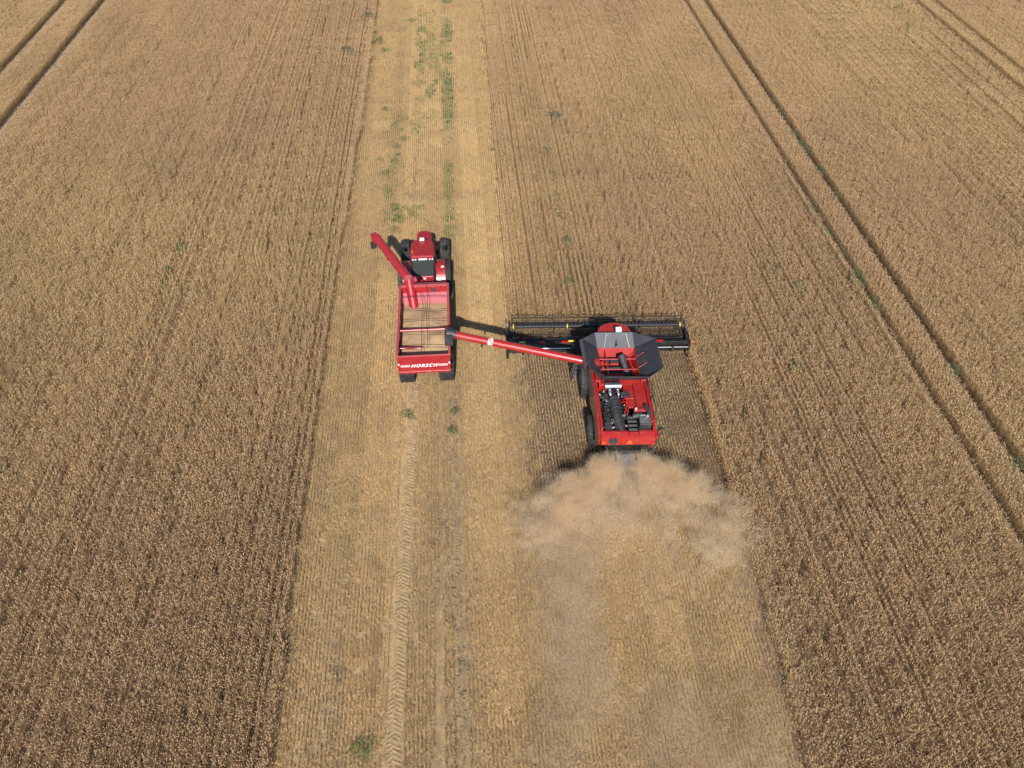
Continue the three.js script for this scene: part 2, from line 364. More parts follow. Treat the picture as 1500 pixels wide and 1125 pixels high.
{
  const variants = [];
  for (let k = 0; k < 8; k++) variants.push(wheatPatch(100 + k, 9, LONG, 1.0, 40, 1.0));                                                                     // 0-7 grown together
  for (let p = 0; p < 6; p++) for (let k = 0; k < 3; k++) variants.push(wheatPatch(200 + p * 10 + k, 9, LONG, 0.5, 42, 0.88, 0, drillPattern(p, 1)));           // 8-25 rows clearly apart
  for (let p = 0; p < 6; p++) for (let k = 0; k < 3; k++) variants.push(wheatPatch(270 + p * 10 + k, 9, LONG, 0.7, 41, 0.93, 0, drillPattern(p, 0.55)));        // 26-43 rows faintly apart
  for (let k = 0; k < 4; k++) variants.push(wheatPatch(320 + k, 3, SHORT, 0.9, 42, 1.0));         // 44-47 small
  for (let k = 0; k < 3; k++) variants.push(wheatPatch(340 + k, 1, SHORT, 0.9, 42, 1.0));         // 48-50 single row
  for (let k = 0; k < 3; k++) variants.push(wheatPatch(360 + k, 1, SHORT, 1.2, 42, 1.1, 0.55));   // 51-53 edge row falling over the stubble
  const sets = { left: [], right: [] }, r = rng(7);
  tile(-76, 76, -111.8, -2, (u, w) => standing(u, w) && !inTram(u) ? 'wheat' : null, (size, k, u, w) => {
    const big = fbm(u * 0.07 + 3, w * 0.045, 3), mid = fbm(u * 0.3 + 30, w * 0.16, 3), col = Math.floor(u / CELL);
    const rowed = fbm(u * 0.09 + 80, w * 0.03, 2) + (u < -8 && u > -19 ? 0.28 : u > 2 && u < 22 ? 0.14 : 0.03), pattern = Math.floor(hash2(col, 91) * 6);
    let v = size === 2 ? (rowed > 0.60 ? 8 + pattern * 3 + Math.floor(r() * 3) : rowed > 0.36 ? 26 + pattern * 3 + Math.floor(r() * 3) : Math.floor(r() * 8)) : size === 1 ? 44 + Math.floor(r() * 4) : 48 + Math.floor(r() * 3);
    if (size < 2 && u > 0 && w > KNIFE_W && u - along(EDGE_RIGHT, w) < 0.3) sets.right.push({ v: 51 + Math.floor(r() * 3), u: u - (size ? PITCHROW : 0.02), w, sy: 0.9 + 0.2 * r(), color: [1.05, 1.02, 0.95] });
    if (size < 2 && u < 0 && along(EDGE_LEFT, w) - u < 0.3 && r() < 0.75) sets.left.push({ v: 51 + Math.floor(r() * 3), u: u + (size ? PITCHROW : 0.02), w: w + (r() - 0.5) * 0.3, turn: Math.PI, sx: 0.5 + 0.8 * r(), sy: 0.8 + 0.25 * r() });
    const sy = (0.95 + 0.1 * r()) * (0.95 + 0.1 * mid), hue = big - 0.5, t = 0.96 + 0.08 * r() + 0.2 * (mid - 0.5) + 0.16 * (big - 0.5), flip = size < 2 || v < 8;
    (u < 0 ? sets.left : sets.right).push({ v, u, w: w + (r() - 0.5) * 0.06, turn: flip && r() < 0.5 ? Math.PI : 0, sy, sz: 1.02, color: [t, t * (1 + 0.08 * hue), t * (1 - 0.06 * hue)] });
  });
  instanced('wheat_crop', 'ripe standing wheat left of the harvested strip', 'wheat', variants, soupMat, sets.left, 'wheat_plants');
  instanced('wheat_crop', 'ripe standing wheat in front of and right of the combine', 'wheat', variants, soupMat, sets.right, 'wheat_plants');
  console.log('wheat patches', sets.left.length, sets.right.length);
}

// ---------------------------------------------------------------- stubble and straw litter
function stubblePatch(seed, rows, L, litter, lean) {
  const r = rng(seed), s = new Soup(), STEM = [0.62, 0.415, 0.18], LIT = [0.63, 0.435, 0.215], n = Math.round(L * 28);
  for (let row = 0; row < rows; row++) for (let k = 0; k < n; k++) {
    const xr = (row - (rows - 1) / 2) * PITCHROW, zr = ((k + r()) / n - 0.5) * L;
    if (r() < (litter < 100 ? 0.3 : 0.12) || fbm(xr * 5 + seed * 5, zr * 3 + seed, 2) < 0.3) continue;
    const x0 = xr + (r() - 0.5) * 0.035;
    for (let n = litter < 100 ? 1 : 0; n < 3; n++) {
      const x = x0 + (r() - 0.5) * 0.045, z = zr + (r() - 0.5) * 0.03, h = 0.09 + 0.09 * r(), a = r() * 6.283, l = lean * r(), t = V(x + Math.cos(a) * l * h, h, z + Math.sin(a) * l * h), c = tint(STEM, 0.7 + 0.5 * r(), r), q = 0.0058;
      const b = [0, 2.1, 4.2].map(p => V(x + Math.cos(p) * q, 0, z + Math.sin(p) * q)), u = [0, 2.1, 4.2].map(p => V(t.x + Math.cos(p) * q, t.y, t.z + Math.sin(p) * q));
      for (let i = 0; i < 3; i++) s.quad(b[i], b[(i + 1) % 3], u[(i + 1) % 3], u[i], c);
    }
  }
  const W = rows * PITCHROW, count = Math.round(litter * W * L);
  for (let k = 0; k < count; k++) {
    const x = (r() - 0.5) * W * 1.04, z = (r() - 0.5) * L * 1.04;
    if (fbm(x * 2.6 + seed * 9, z * 2.2 + seed, 3) < 0.40 + 0.12 * r()) continue;
    const y = 0.015 + 0.08 * r() * r(), a = r() * 6.283, q = 0.025 + 0.09 * r() * r(), d = V(Math.cos(a), (r() - 0.5) * 0.5, Math.sin(a)), c = V(x, y, z), w = 0.008 + 0.010 * r();
    s.strip([c.clone().addScaledVector(d, -q), c.clone().addScaledVector(d, q)], [w, w * 0.7], V(-d.z, 0.2 * (r() - 0.5), d.x), tint(LIT, 0.65 + 0.65 * r(), r));
  }
  return s.geometry();
}
{
  const variants = [], sizes = [[1, SHORT], [3, SHORT], [9, LONG]];
  sizes.forEach(([rows, L], q) => [60, 330, 700, 1000].forEach((litter, k) => { for (let n = 0; n < 3; n++) variants.push(stubblePatch(400 + q * 50 + k * 10 + n, rows, L, litter, 0.3 + 0.2 * k)); }));
  const places = [], r = rng(19);
  tile(-10, 14, -111.8, -2, (u, w) => {
    if (standing(u, w) || u < along(EDGE_LEFT, w) || u > (w < KNIFE_W ? along(EDGE_MIDDLE, w) : along(EDGE_RIGHT, w) - 0.05)) return null;
    return onTrack(u, w) >= 0 ? 'track' : strawCover(u, w) < 0.22 ? 'bare' : 'stubble';
  }, (size, kind, u, w) => {
    const c = kind === 'bare' ? 0 : clamp(strawCover(u, w) + (r() - 0.5) * 0.5), v = size * 12 + (c < 0.25 ? 0 : c < 0.55 ? 1 : c < 0.82 ? 2 : 3) * 3 + Math.floor(r() * 3), k = 0.93 + 0.14 * r() + 0.4 * (fbm(u * 1.3 + 60, w * 0.03, 3) - 0.5), n = fbm(u * 0.4 + 9, w * 0.3, 3) - 0.5;
    places.push({ v, u, w: w + (r() - 0.5) * 0.05, turn: r() < 0.5 ? 0 : Math.PI, sy: kind === 'track' ? 0.16 : 0.85 + 0.3 * r(), sz: 1.02, color: [k, k * (1 + 0.06 * n), k * (1 + 0.12 * n)] });
  });
  instanced('stubble', 'short cut wheat stubble and loose straw in drilled rows', 'stubble', variants, soupMat, places, 'straw');
  console.log('stubble patches', places.length);
}

// ---------------------------------------------------------------- pressed tread prints of the cart's left wheel
{
  const r = rng(77), bars = new Soup(), t = TRACKS[0];
  const bar = (a, b, w, h, col) => { const d = b.clone().sub(a).setY(0).normalize(), s = V(-d.z, 0, d.x).multiplyScalar(w / 2), up = V(0, h, 0), k = 0.4;
    const A = a.clone().add(s), B = a.clone().sub(s), C = b.clone().sub(s), D = b.clone().add(s), E = [A, B, C, D].map((p, i) => p.clone().lerp(i < 2 ? a : b, k).add(up));
    bars.quad(E[0], E[1], E[2], E[3], col); bars.quad(A, B, E[1], E[0], col); bars.quad(B, C, E[2], E[1], col); bars.quad(C, D, E[3], E[2], col); bars.quad(D, A, E[0], E[3], col); };
  for (let w = -31.5; w < -4; w += 0.19) {
    const u = t.u(w), fade = fbm(w * 0.5 + 3, 2, 3) + 0.12 * (r() - 0.5);
    const c = () => tint([0.43, 0.29, 0.145], 0.65 + 0.5 * r(), r), j = () => (r() - 0.5) * 0.05;
    for (const [x0, z0, x1, z1, lim] of [[-0.04, -0.1, 0.13, 0.0, 0.22], [0.13, 0.0, 0.30, 0.1, 0.18], [0, -0.02, -0.12, 0.06, 0.34], [-0.12, 0.06, -0.23, 0.13, 0.42]])
      if (fade > lim && r() < 0.9) bar(V(u + x0 + j() * 0.5, 0.008, w + z0 + j() * 0.5), V(u + x1 + j(), 0.008, w + z1 + j() * 0.6), 0.045 + 0.045 * r(), 0.012 + 0.024 * r(), c());
  }
  for (let w = -31.2; w < -4; w += 0.1) {
    const u = TRACKS[1].u(w); if (fbm(w * 0.6 + 30, 5, 3) < 0.45 || r() < 0.45) continue;
    const x = u + (r() - 0.5) * 0.5, a = (r() - 0.5) * 2, q = 0.04 + 0.1 * r();
    bar(V(x - Math.cos(a) * q, 0.008, w - Math.sin(a) * q), V(x + Math.cos(a) * q, 0.008, w + Math.sin(a) * q), 0.03 + 0.04 * r(), 0.01 + 0.025 * r(), tint(r() < 0.55 ? [0.17, 0.12, 0.08] : [0.40, 0.28, 0.15], 0.7 + 0.6 * r(), r));
  }
  const m = new THREE.Mesh(bars.geometry(), soupMat); m.name = 'tyre_track'; m.rotation.y = ROW; m.castShadow = m.receiveShadow = true;
  m.userData = { kind: 'structure', label: 'tread prints pressed into the straw behind the grain cart', category: 'tyre track' };
  scene.add(m);
}

// ---------------------------------------------------------------- weeds
function weedPlant(seed, H, R, n, green) {
  const r = rng(seed), s = new Soup();
  for (let k = 0; k < 7; k++) { const a = r() * 6.283, q = R * 0.6 * r(); s.strip([V(0, 0, 0), V(Math.cos(a) * q * 0.5, H * 0.5, Math.sin(a) * q * 0.5), V(Math.cos(a) * q, H * (0.7 + 0.3 * r()), Math.sin(a) * q)], [0.014, 0.011, 0.006], V(Math.sin(a), 0, -Math.cos(a)), tint([0.12, 0.16, 0.06], 1, r)); }
  const stem = s.geometry(), l = new Soup();
  for (let k = 0; k < n; k++) {
    const a = r() * 6.283, q = R * Math.sqrt(r()) * (0.35 + 1.0 * vnoise(a * 1.6 + seed, 3)), y = H * (0.25 + 0.75 * r()) * (1 - 0.35 * q / R), b = V(Math.cos(a) * q, y, Math.sin(a) * q), d = V(Math.cos(a + (r() - 0.5) * 3), (r() - 0.35) * 0.9, Math.sin(a + (r() - 0.5) * 3)).normalize(), L = 0.07 + 0.08 * r();
    l.strip([b, b.clone().addScaledVector(d, L * 0.5), b.clone().addScaledVector(d, L).add(V(0, -0.02, 0))], [0.012, 0.045, 0], V(-d.z, 0.25 * (r() - 0.5), d.x).normalize(), tint(green, 0.6 + 0.8 * r(), r));
  }
  return [stem, l.geometry()];
}
const weedKinds = [[901, 1.0, 0.6, 460, [0.10, 0.13, 0.06]], [902, 0.98, 0.42, 230, [0.12, 0.16, 0.05]], [903, 0.35, 0.36, 130, [0.16, 0.205, 0.05]], [904, 0.30, 0.5, 150, [0.18, 0.22, 0.055]]].map(a => weedPlant(...a));
function weed(k, u, w, scale, label, group) {
  const [x, z] = toWorld(u, w), t = thing('weed', label, 'weed', [x, 0, z], hash2(Math.round(u * 50), Math.round(w * 50)) * 6.283, group);
  for (const [i, n, m] of [[0, 'stem', soupMat], [1, 'leaves', leafMat]]) { const o = new THREE.Mesh(weedKinds[k][i], m); o.name = n; o.castShadow = o.receiveShadow = true; t.add(o); }
  t.scale.setScalar(scale);
}
{
  for (const [u, w, k, s, where] of [
    [-10.39, -77.2, 0, 1.3, 'larger of two bushy grey green weeds standing in wheat near the strip edge'],
    [-8.85, -86, 0, 1.25, 'bushy grey green weed at the very edge of the left wheat'],
    [8.03, -62.2, 0, 1.3, 'dark bushy weed alone in the wheat ahead of the combine'],
    [46.71, -84, 1, 1.3, 'grey green weed in wheat beside the far tramlines'],
    [45.92, -79.5, 1, 1.2, 'faded weed close to another one by the far tramlines']]) weed(k, u, w, s, where);
  for (const [u, w, s] of [[20.91, -38.5, 1.15], [20.05, -40.3, 1.1], [18.31, -31.3, 1.15], [20.2, -61.2, 1.05], [36.3, -53.6, 1.05]]) weed(1, u, w, s, 'small green weed poking out of the wheat right of the combine', 'weeds scattered in the right wheat');
  for (const [u, w, s] of [[-19, -45.6, 1.05], [-19.4, -43, 1.05], [-24, -27, 1.1]]) weed(1, u, w, s, 'dull green weed showing through the wheat left of the cart', 'weeds scattered in the left wheat');
  for (const [u, w, s] of [[25.1, -38.9, 1.1], [25.1, -41.9, 0.9], [25.1, -36.8, 1], [25.1, -36.2, 0.8], [27.2, -58.2, 1], [27.2, -55.5, 1], [27.2, -56.6, 0.9], [27.2, -23.6, 1], [25.1, -44.6, 0.8], [27.2, -49, 0.8], [27.2, -30.5, 0.9], [27.2, -61.5, 1], [27.2, -64, 0.95], [25.1, -47.5, 0.95], [27.2, -52.5, 1], [25.1, -39.8, 0.9]]) weed(1, u, w, s, u < 26 ? 'green weed in the right hand tramline wheel rut nearer the combine' : 'green weed in the right hand tramline wheel rut farther from the combine', u < 26 ? 'weeds in the nearer rut' : 'weeds in the farther rut');
  for (const [u, w, s] of [[6.76, -56.9, 1.05], [6.9, -53, 1.05], [6.74, -47.3, 1.12], [6.9, -44.5, 1.08], [6.5, -40, 1.05], [6.7, -50, 1.05]]) weed(1, u, w, s, 'thin green weed in a trail through wheat ahead of the header', 'weeds in a trail ahead of the header');
  weed(3, -7.72, -80.8, 1.6, 'green weed on the stubble right beside the left wheat edge');
  weed(3, -6.9, -78.5, 1.0, 'small green weed on the stubble a little off the left wheat edge');
  weed(3, -4.94, -12.05, 1.0, 'pale green weed alone on the stubble behind the grain cart');
  weed(3, -3.5, -29.6, 0.8, 'green weed in the wheel track right behind the cart tyre');
  weed(2, -1.2, -28.3, 0.75, 'green weed in the dark wheel track behind the cart', 'weeds in the dark wheel track');
  weed(2, -1.0, -29.7, 0.7, 'green weed in the dark wheel track behind the cart', 'weeds in the dark wheel track');
  for (const [u, w, s] of [[-5.2, -56.9, 0.9], [-5.9, -55.2, 0.8], [-5.0, -50.6, 0.75], [-4.7, -49.0, 0.75], [-5.4, -52.6, 0.6], [-6.4, -57.4, 0.7], [-5.0, -59.2, 0.8], [-6.4, -66, 0.9], [-4.9, -47.4, 0.9], [-4.4, -86, 1.1], [-4.6, -60.5, 0.9]]) weed(3, u, w, s, 'green weed on the stubble strip ahead of the tractor', 'weeds on the strip ahead of the tractor');
}
{ // low green regrowth, thick in a band along one old wheel track
  const r = rng(55), variants = [0, 1, 2].map(k => weedPlant(920 + k, 0.14, 0.26, 34, [0.15, 0.195, 0.05])[1]), places = [];
  const add = (u, w, s) => places.push({ v: Math.floor(r() * 3), u, w, turn: r() * 6.28, sx: s, sy: s, sz: s, color: [0.9 + 0.3 * r(), 0.95 + 0.15 * r(), 0.9] });
  for (let k = 0; k < 6500; k++) { const w = -97 + 52 * r(), d = w < -62 ? 0.66 : w < -54 ? 0.46 : 0.52, n = fbm(w * 0.3, 7, 3); if (n < d && r() < (w < -62 ? 0.6 : 0.35)) add(-0.95 - (w + 60) * 0.008 + (r() + r() - 1) * (w < -62 ? 0.55 : 0.4), w, 0.3 + 0.6 * r()); }
  const spots = [[-3.3, -80, 0.45, 5], [-3.45, -73, 0.4, 3.2], [-2.0, -77, 0.8, 4.5], [-1.4, -72, 0.8, 3.5], [-2.6, -84, 1.1, 5], [-2.4, -69.5, 1.1, 1.6], [-5.3, -56.3, 0.7, 2.4], [-5.6, -52.8, 0.9, 1.6], [-4.9, -49.7, 0.5, 1.6], [-3.4, -50.4, 0.7, 1.2], [-3.6, -63, 1.2, 3], [-5.2, -62.5, 0.9, 2.2]];
  for (let k = 0; k < 15000; k++) { const [cu, cw, ru, rw] = spots[Math.floor(r() * spots.length)], a = (r() + r() + r() - 1.5) * 1.3, b = (r() + r() + r() - 1.5) * 1.3, u = cu + a * ru, w = cw + b * rw, n = fbm(u * 1.6 + 11, w * 0.8, 3); if (n > (cw < -68 ? 0.44 : 0.5) + 0.05 * r() && r() < (cw < -68 ? 1 : 0.25)) add(u, w, 0.25 + 0.5 * r()); }
  for (let k = 0; k < 4000; k++) { const w = -92 + 48 * r(), u = -6.6 + 6 * r(), n = fbm(u * 0.8 + 60, w * 0.4, 3); if (n > 0.55 && r() < 0.5) add(u, w, 0.15 + 0.3 * r()); }
  for (let k = 0; k < 60; k++) { const w = -31 + 26 * r(); if (fbm(w * 0.7, 60, 2) > 0.55) add(-1.1 + (r() - 0.5) * 0.6, w, 0.2 + 0.2 * r()); }
  instanced('green_regrowth', 'low green regrowth in bands on the stubble ahead of the tractor', 'regrowth', variants, leafMat, places, 'leaves');
}

// ---------------------------------------------------------------- combine harvester
const font = await new FontLoader().loadAsync('fonts/droid/droid_sans_bold.typeface.json');
{
  const c = thing('combine_harvester', 'red combine harvester with black header and flared dark grain tank cutting wheat', 'combine harvester', [COMBINE.x, 0, COMBINE.z], COMBINE.turn);
  for (const s of [-1, 1]) { wheel(c, [s * 1.38, 0.99, 0], 1.0, 0.72, 0.46, s, M.rim); wheel(c, [s * 1.34, 0.74, 3.5], 0.76, 0.56, 0.36, s, M.rim); }
  part('axle', [rod([-1.2, 0.95, 0], [1.2, 0.95, 0], 0.16), box(-0.6, 0.6, 0.8, 1.4, -0.3, 0.3)], M.black, c);
  part('axle', [rod([-1.2, 0.74, 3.5], [1.2, 0.74, 3.5], 0.12), box(-0.3, 0.3, 0.6, 1.3, 3.3, 3.7)], M.black, c);
  // hull and side panels
  part('chassis', [profileX([[-0.5, 1.25], [5.2, 1.25], [5.6, 1.9], [5.6, 2.5], [-0.5, 2.5]], -0.95, 0.95, 0.02)], M.black, c);
  for (const s of [-1, 1]) {
    const g = profileX([[0.35, 1.75], [1.6, 1.35], [2.6, 1.45], [3.2, 1.75], [4.3, 1.75], [5.3, 1.55], [5.85, 2.3], [5.98, 2.95], [4.6, 3.28], [0.35, 3.36]], s < 0 ? -1.4 : 1.3, s < 0 ? -1.3 : 1.4, 0.03);
    const sp = part('side_panel', g, M.red, c); sp.userData.label = s < 0 ? 'left red side panel beside the auger' : 'right red side panel with ladder';
    parts('panel_seam', [box(s * 1.402 - 0.004, s * 1.402 + 0.004, 1.6, 3.25, 2.75, 2.77, 0), box(s * 1.402 - 0.004, s * 1.402 + 0.004, 1.8, 3.2, 4.45, 4.47, 0)], M.black, sp);
    part('stripe', box(s * 1.402 - 0.005, s * 1.402 + 0.005, 2.35, 2.43, 0.9, 5.3, 0), M.grey, sp);
  }
  const hood = part('rear_hood', [profileX([[5.74, 3.08], [5.98, 2.98], [6.06, 2.5], [5.95, 2.36], [5.74, 2.36]], -1.29, 1.29, 0.03)], M.red, c);
  part('round_vent', [rod([-0.72, 2.72, 5.9], [-0.72, 2.74, 6.05], 0.19, 0.19, 20), new THREE.TorusGeometry(0.19, 0.03, 6, 24).translate(-0.72, 2.74, 6.05)], M.panel, hood);
  part('warning_triangle', new THREE.ExtrudeGeometry(new THREE.Shape([new THREE.Vector2(-0.17, 0), new THREE.Vector2(0.17, 0), new THREE.Vector2(0, 0.29)]), { depth: 0.02, bevelEnabled: false }).rotateX(-0.16).translate(0.08, 2.56, 6.062), M.orange, hood);
  for (const s of [-1, 1]) { part('tail_lamp', rod([s * 1.16, 2.66, 5.96], [s * 1.16, 2.66, 6.07], 0.07, 0.07, 14), s < 0 ? M.orange : M.lampRed, hood); }
  parts('hood_seam', [-0.3, 0.52].map(x => slab([[x, 2.98, 5.985], [x + 0.016, 2.98, 5.985], [x + 0.016, 2.5, 6.065], [x, 2.5, 6.065]], 0.008)), M.black, hood);

  // deck: engine bay on the left, red covers on the right
  const deck = grp('engine_deck', c);
  part('bay_floor', box(-1.28, 1.28, 2.5, 2.6, 2.55, 5.73, 0.01), M.black, deck);
  parts('side_rail', [box(-1.3, -1.19, 2.6, 3.3, 2.6, 5.7), box(1.2, 1.3, 2.6, 3.28, 2.6, 5.7)], M.red, deck);
  part('front_rail', box(-1.12, 1.16, 2.6, 3.3, 2.56, 2.76), M.red, deck);
  parts('rear_rail', [box(-1.19, 0.02, 2.6, 3.05, 5.62, 5.73), box(0.56, 1.19, 2.6, 3.05, 5.6, 5.73)], M.red, deck);
  part('cover_panel', rbox(0.58, 0.07, 1.72, [0.86, 3.32, 3.62], [0.02, 0, -0.03], 0.03), M.red, deck);
  part('cover_panel', rbox(0.50, 0.07, 1.0, [0.30, 3.29, 3.28], [0, 0, 0.02], 0.03), M.red, deck);
  part('cover_panel', rbox(0.44, 0.07, 0.55, [0.34, 3.26, 4.08], [0, 0.1, 0.03], 0.03), M.red, deck);
  part('cover_panel', [rbox(0.7, 0.14, 0.2, [0.75, 3.34, 4.58], [0.1, 0, 0], 0.04), rbox(0.14, 0.1, 0.9, [1.2, 3.3, 4.9], [0, 0, 0], 0.03)], M.red, deck);
  parts('marker_lamp', [rod([0.5, 3.42, 4.58], [0.5, 3.47, 4.58], 0.06), rod([1.02, 3.42, 4.58], [1.02, 3.46, 4.58], 0.05)], M.white, deck);
  part('handrail', [curve([[1.28, 3.2, 2.9], [1.36, 3.75, 2.95], [1.37, 3.78, 3.8], [1.37, 3.75, 5.0], [1.3, 3.2, 5.1]], 0.018, 30), rod([1.33, 3.2, 3.9], [1.37, 3.77, 3.9], 0.016)], M.black, deck);
  const muf = part('muffler', [rod([-0.86, 3.52, 3.05], [-0.5, 3.52, 3.05], 0.21, 0.21, 22), rod([-0.44, 3.52, 3.05], [-0.08, 3.52, 3.05], 0.21, 0.21, 22), rod([-0.52, 3.52, 3.05], [-0.42, 3.52, 3.05], 0.17, 0.17, 22)], M.chrome, deck);
  parts('exhaust_pipe', [curve([[-0.62, 3.4, 3.1], [-0.62, 3.3, 3.35], [-0.55, 3.1, 3.5], [-0.5, 2.8, 3.5]], 0.08, 18, 10), curve([[-0.25, 3.4, 3.1], [-0.2, 3.25, 3.4], [-0.2, 3.0, 3.45]], 0.07, 14, 10)], M.steel, muf);
  const duct = []; // ribbed black intake duct running to the back
  const dp = new THREE.CatmullRomCurve3([V(-0.5, 3.05, 3.45), V(-0.46, 3.22, 3.9), V(-0.44, 3.22, 4.5), V(-0.38, 3.14, 5.2), V(-0.30, 3.02, 5.52)]);
  duct.push(new THREE.TubeGeometry(dp, 40, 0.235, 18));
  for (let k = 0; k < 15; k++) { const t = 0.2 + 0.75 * k / 14, p = dp.getPoint(t), d = dp.getTangent(t); duct.push(new THREE.TorusGeometry(0.24, k % 5 ? 0.016 : 0.035, 6, 18).applyQuaternion(new THREE.Quaternion().setFromUnitVectors(V(0, 0, 1), d)).translate(p.x, p.y, p.z)); }
  duct.push(rod([-0.3, 3.0, 5.45], [-0.2, 2.96, 5.6], 0.15));
  part('intake_duct', duct, M.plastic, deck);
  part('oil_tank', [rod([-0.92, 2.95, 4.8], [-0.86, 2.92, 5.5], 0.2, 0.2, 16), rod([-0.92, 3.0, 4.6], [-0.92, 2.95, 4.74], 0.12)], M.plastic, deck);
  const eng = [], er = rng(3);
  eng.push(box(-1.08, -0.2, 2.6, 2.95, 2.85, 4.6), box(-1.05, -0.7, 2.9, 3.15, 3.15, 3.7), box(-1.0, -0.72, 2.9, 3.2, 3.9, 4.4));
  for (let k = 0; k < 26; k++) { const x = -1.06 + 0.95 * er(), z = 2.9 + 1.75 * er(), a = er() * 6.28, q = 0.1 + 0.16 * er(); eng.push(er() < 0.5 ? rod([x, 2.95, z], [x + Math.cos(a) * q, 3.02 + 0.2 * er(), z + Math.sin(a) * q], 0.02 + 0.03 * er(), undefined, 8) : rbox(0.08 + 0.14 * er(), 0.1 + 0.1 * er(), 0.08 + 0.14 * er(), [x, 3.0 + 0.12 * er(), z], [0, a, 0], 0.01)); }
  part('engine', eng, M.black, deck).userData.kind = 'stuff';
  const fit = []; for (let k = 0; k < 22; k++) { const x = -1.06 + 0.7 * er(), z = 2.9 + 1.9 * er(), a = er() * 6.28; fit.push(er() < 0.5 ? curve([[x, 3.1, z], [x + 0.1 * Math.cos(a), 3.22, z + 0.1 * Math.sin(a)], [x + 0.26 * Math.cos(a + 0.4), 3.12, z + 0.26 * Math.sin(a + 0.4)]], 0.014, 8, 5) : rod([x, 3.1, z], [x, 3.2 + 0.05 * er(), z], 0.03, 0.03, 8)); }
  part('engine_fittings', fit, M.steel, deck).userData.kind = 'stuff';
  part('hose', [curve([[-0.1, 3.1, 3.7], [0.1, 3.34, 3.85], [0.12, 3.28, 4.1], [0.02, 3.1, 4.5]], 0.03, 20), curve([[-0.15, 3.1, 3.9], [0.0, 3.36, 4.0], [0.25, 3.2, 4.25]], 0.025, 18), curve([[0.05, 3.2, 4.0], [0.16, 3.34, 4.3], [0.1, 3.1, 4.7]], 0.022, 18)], M.lampRed, deck);
  { const q = rng(88), bits = { black: [], steel: [], rust: [] };
    for (let k = 0; k < 70; k++) {
      const x = -1.12 + 1.2 * q(), z = 2.95 + 2.5 * q(), y = 2.85 + 0.3 * q(), a = q() * 6.28, L = 0.06 + 0.14 * q(), kind = q() < 0.5 ? 'black' : q() < 0.6 ? 'steel' : 'rust';
      if (Math.abs(x + 0.44) < 0.26 && z > 3.5) continue;
      bits[kind].push(q() < 0.35 ? rbox(0.05 + 0.1 * q(), 0.06 + 0.1 * q(), 0.05 + 0.12 * q(), [x, y + 0.06, z], [0.3 * q(), a, 0], 0.008) : q() < 0.6 ? rod([x, y, z], [x + Math.cos(a) * L, y + 0.12 * q(), z + Math.sin(a) * L], 0.012 + 0.025 * q(), undefined, 7) : curve([[x, y, z], [x + Math.cos(a) * L, y + 0.1, z + Math.sin(a) * L], [x + Math.cos(a + 1) * L * 2, y, z + Math.sin(a + 1) * L * 2]], 0.012, 8, 5)); }
    for (const [k, m, n] of [['black', M.plastic, 'engine_hoses'], ['steel', M.steel, 'engine_pipes'], ['rust', M.pale, 'engine_brackets']]) { const o = part(n, bits[k], m, deck); o.userData.kind = 'stuff'; } }
  for (let k = 0; k < 7; k++) part('grille_slat', rbox(0.5, 0.012, 0.05, [0.86, 3.375, 4.98 + k * 0.075], [0.4, 0, 0], 0.004), M.grey, deck);
  part('panel_line', box(0.53, 0.56, 3.3, 3.352, 2.82, 4.4, 0), M.black, deck);
  part('access_plate', rbox(0.38, 0.03, 0.4, [0.13, 3.37, 3.5], [0, 0.35, 0.05], 0.008), M.panel, deck);
  const ac = part('air_cleaner', [box(0.58, 1.17, 2.7, 3.36, 4.8, 5.52, 0.05), rod([0.35, 3.2, 4.85], [0.8, 3.3, 4.85], 0.14, 0.16, 14), rbox(0.2, 0.12, 0.6, [1.05, 3.5, 4.75], [0.3, 0.35, 0], 0.03)], M.plastic, deck);
  part('clamp', [rbox(0.25, 0.02, 0.04, [0.78, 3.43, 5.0], [0, 0.1, 0], 0.005), rod([1.0, 3.42, 5.05], [1.0, 3.46, 5.05], 0.06, 0.05, 12), rod([0.92, 3.42, 5.18], [0.92, 3.45, 5.18], 0.03)], M.pale, ac);
  const steps = grp('access_steps', c);
  part('stringer', [box(0.03, 0.07, 2.62, 3.12, 4.75, 5.9, 0.01), box(0.5, 0.54, 2.62, 3.12, 4.75, 5.9, 0.01), box(0.07, 0.5, 2.62, 2.7, 4.75, 5.85, 0)], M.black, steps);
  for (let k = 0; k < 5; k++) part('step', box(0.072, 0.498, 3.1 - k * 0.05, 3.135 - k * 0.05, 4.80 + k * 0.215, 4.92 + k * 0.215, 0.008), M.grey, steps);
  // rear ladder, swung up at the right corner
  const lad = grp('rear_ladder', c);
  part('rail', [rod([1.0, 2.1, 6.05], [1.62, 3.0, 5.25], 0.025), rod([1.22, 1.95, 6.1], [1.82, 2.85, 5.35], 0.025)], M.black, lad);
  for (let k = 0; k < 4; k++) part('rung', rbox(0.3, 0.04, 0.14, [1.13 + k * 0.17, 2.1 + k * 0.25, 6.0 - k * 0.21], [0.3, 0.6, 0], 0.01), M.black, lad);
  part('hose', curve([[1.1, 2.3, 6.06], [1.3, 2.55, 6.0], [1.45, 2.5, 5.75], [1.6, 2.85, 5.5]], 0.022, 20), M.lampRed, lad);
  // straw chopper and spreader at the tail
  const ch = part('straw_chopper', [profileX([[5.0, 1.75], [5.75, 1.7], [5.9, 1.3], [5.7, 0.9], [5.0, 0.9]], -0.8, 0.8, 0.03)], M.black, c);
  part('chopper_flap', [rbox(1.0, 0.035, 0.85, [0.02, 1.42, 5.95], [0.5, 0, 0], 0.01), box(-0.5, -0.46, 1.15, 1.6, 5.6, 6.25, 0.01), box(0.5, 0.54, 1.15, 1.6, 5.6, 6.25, 0.01)], M.grey, ch);
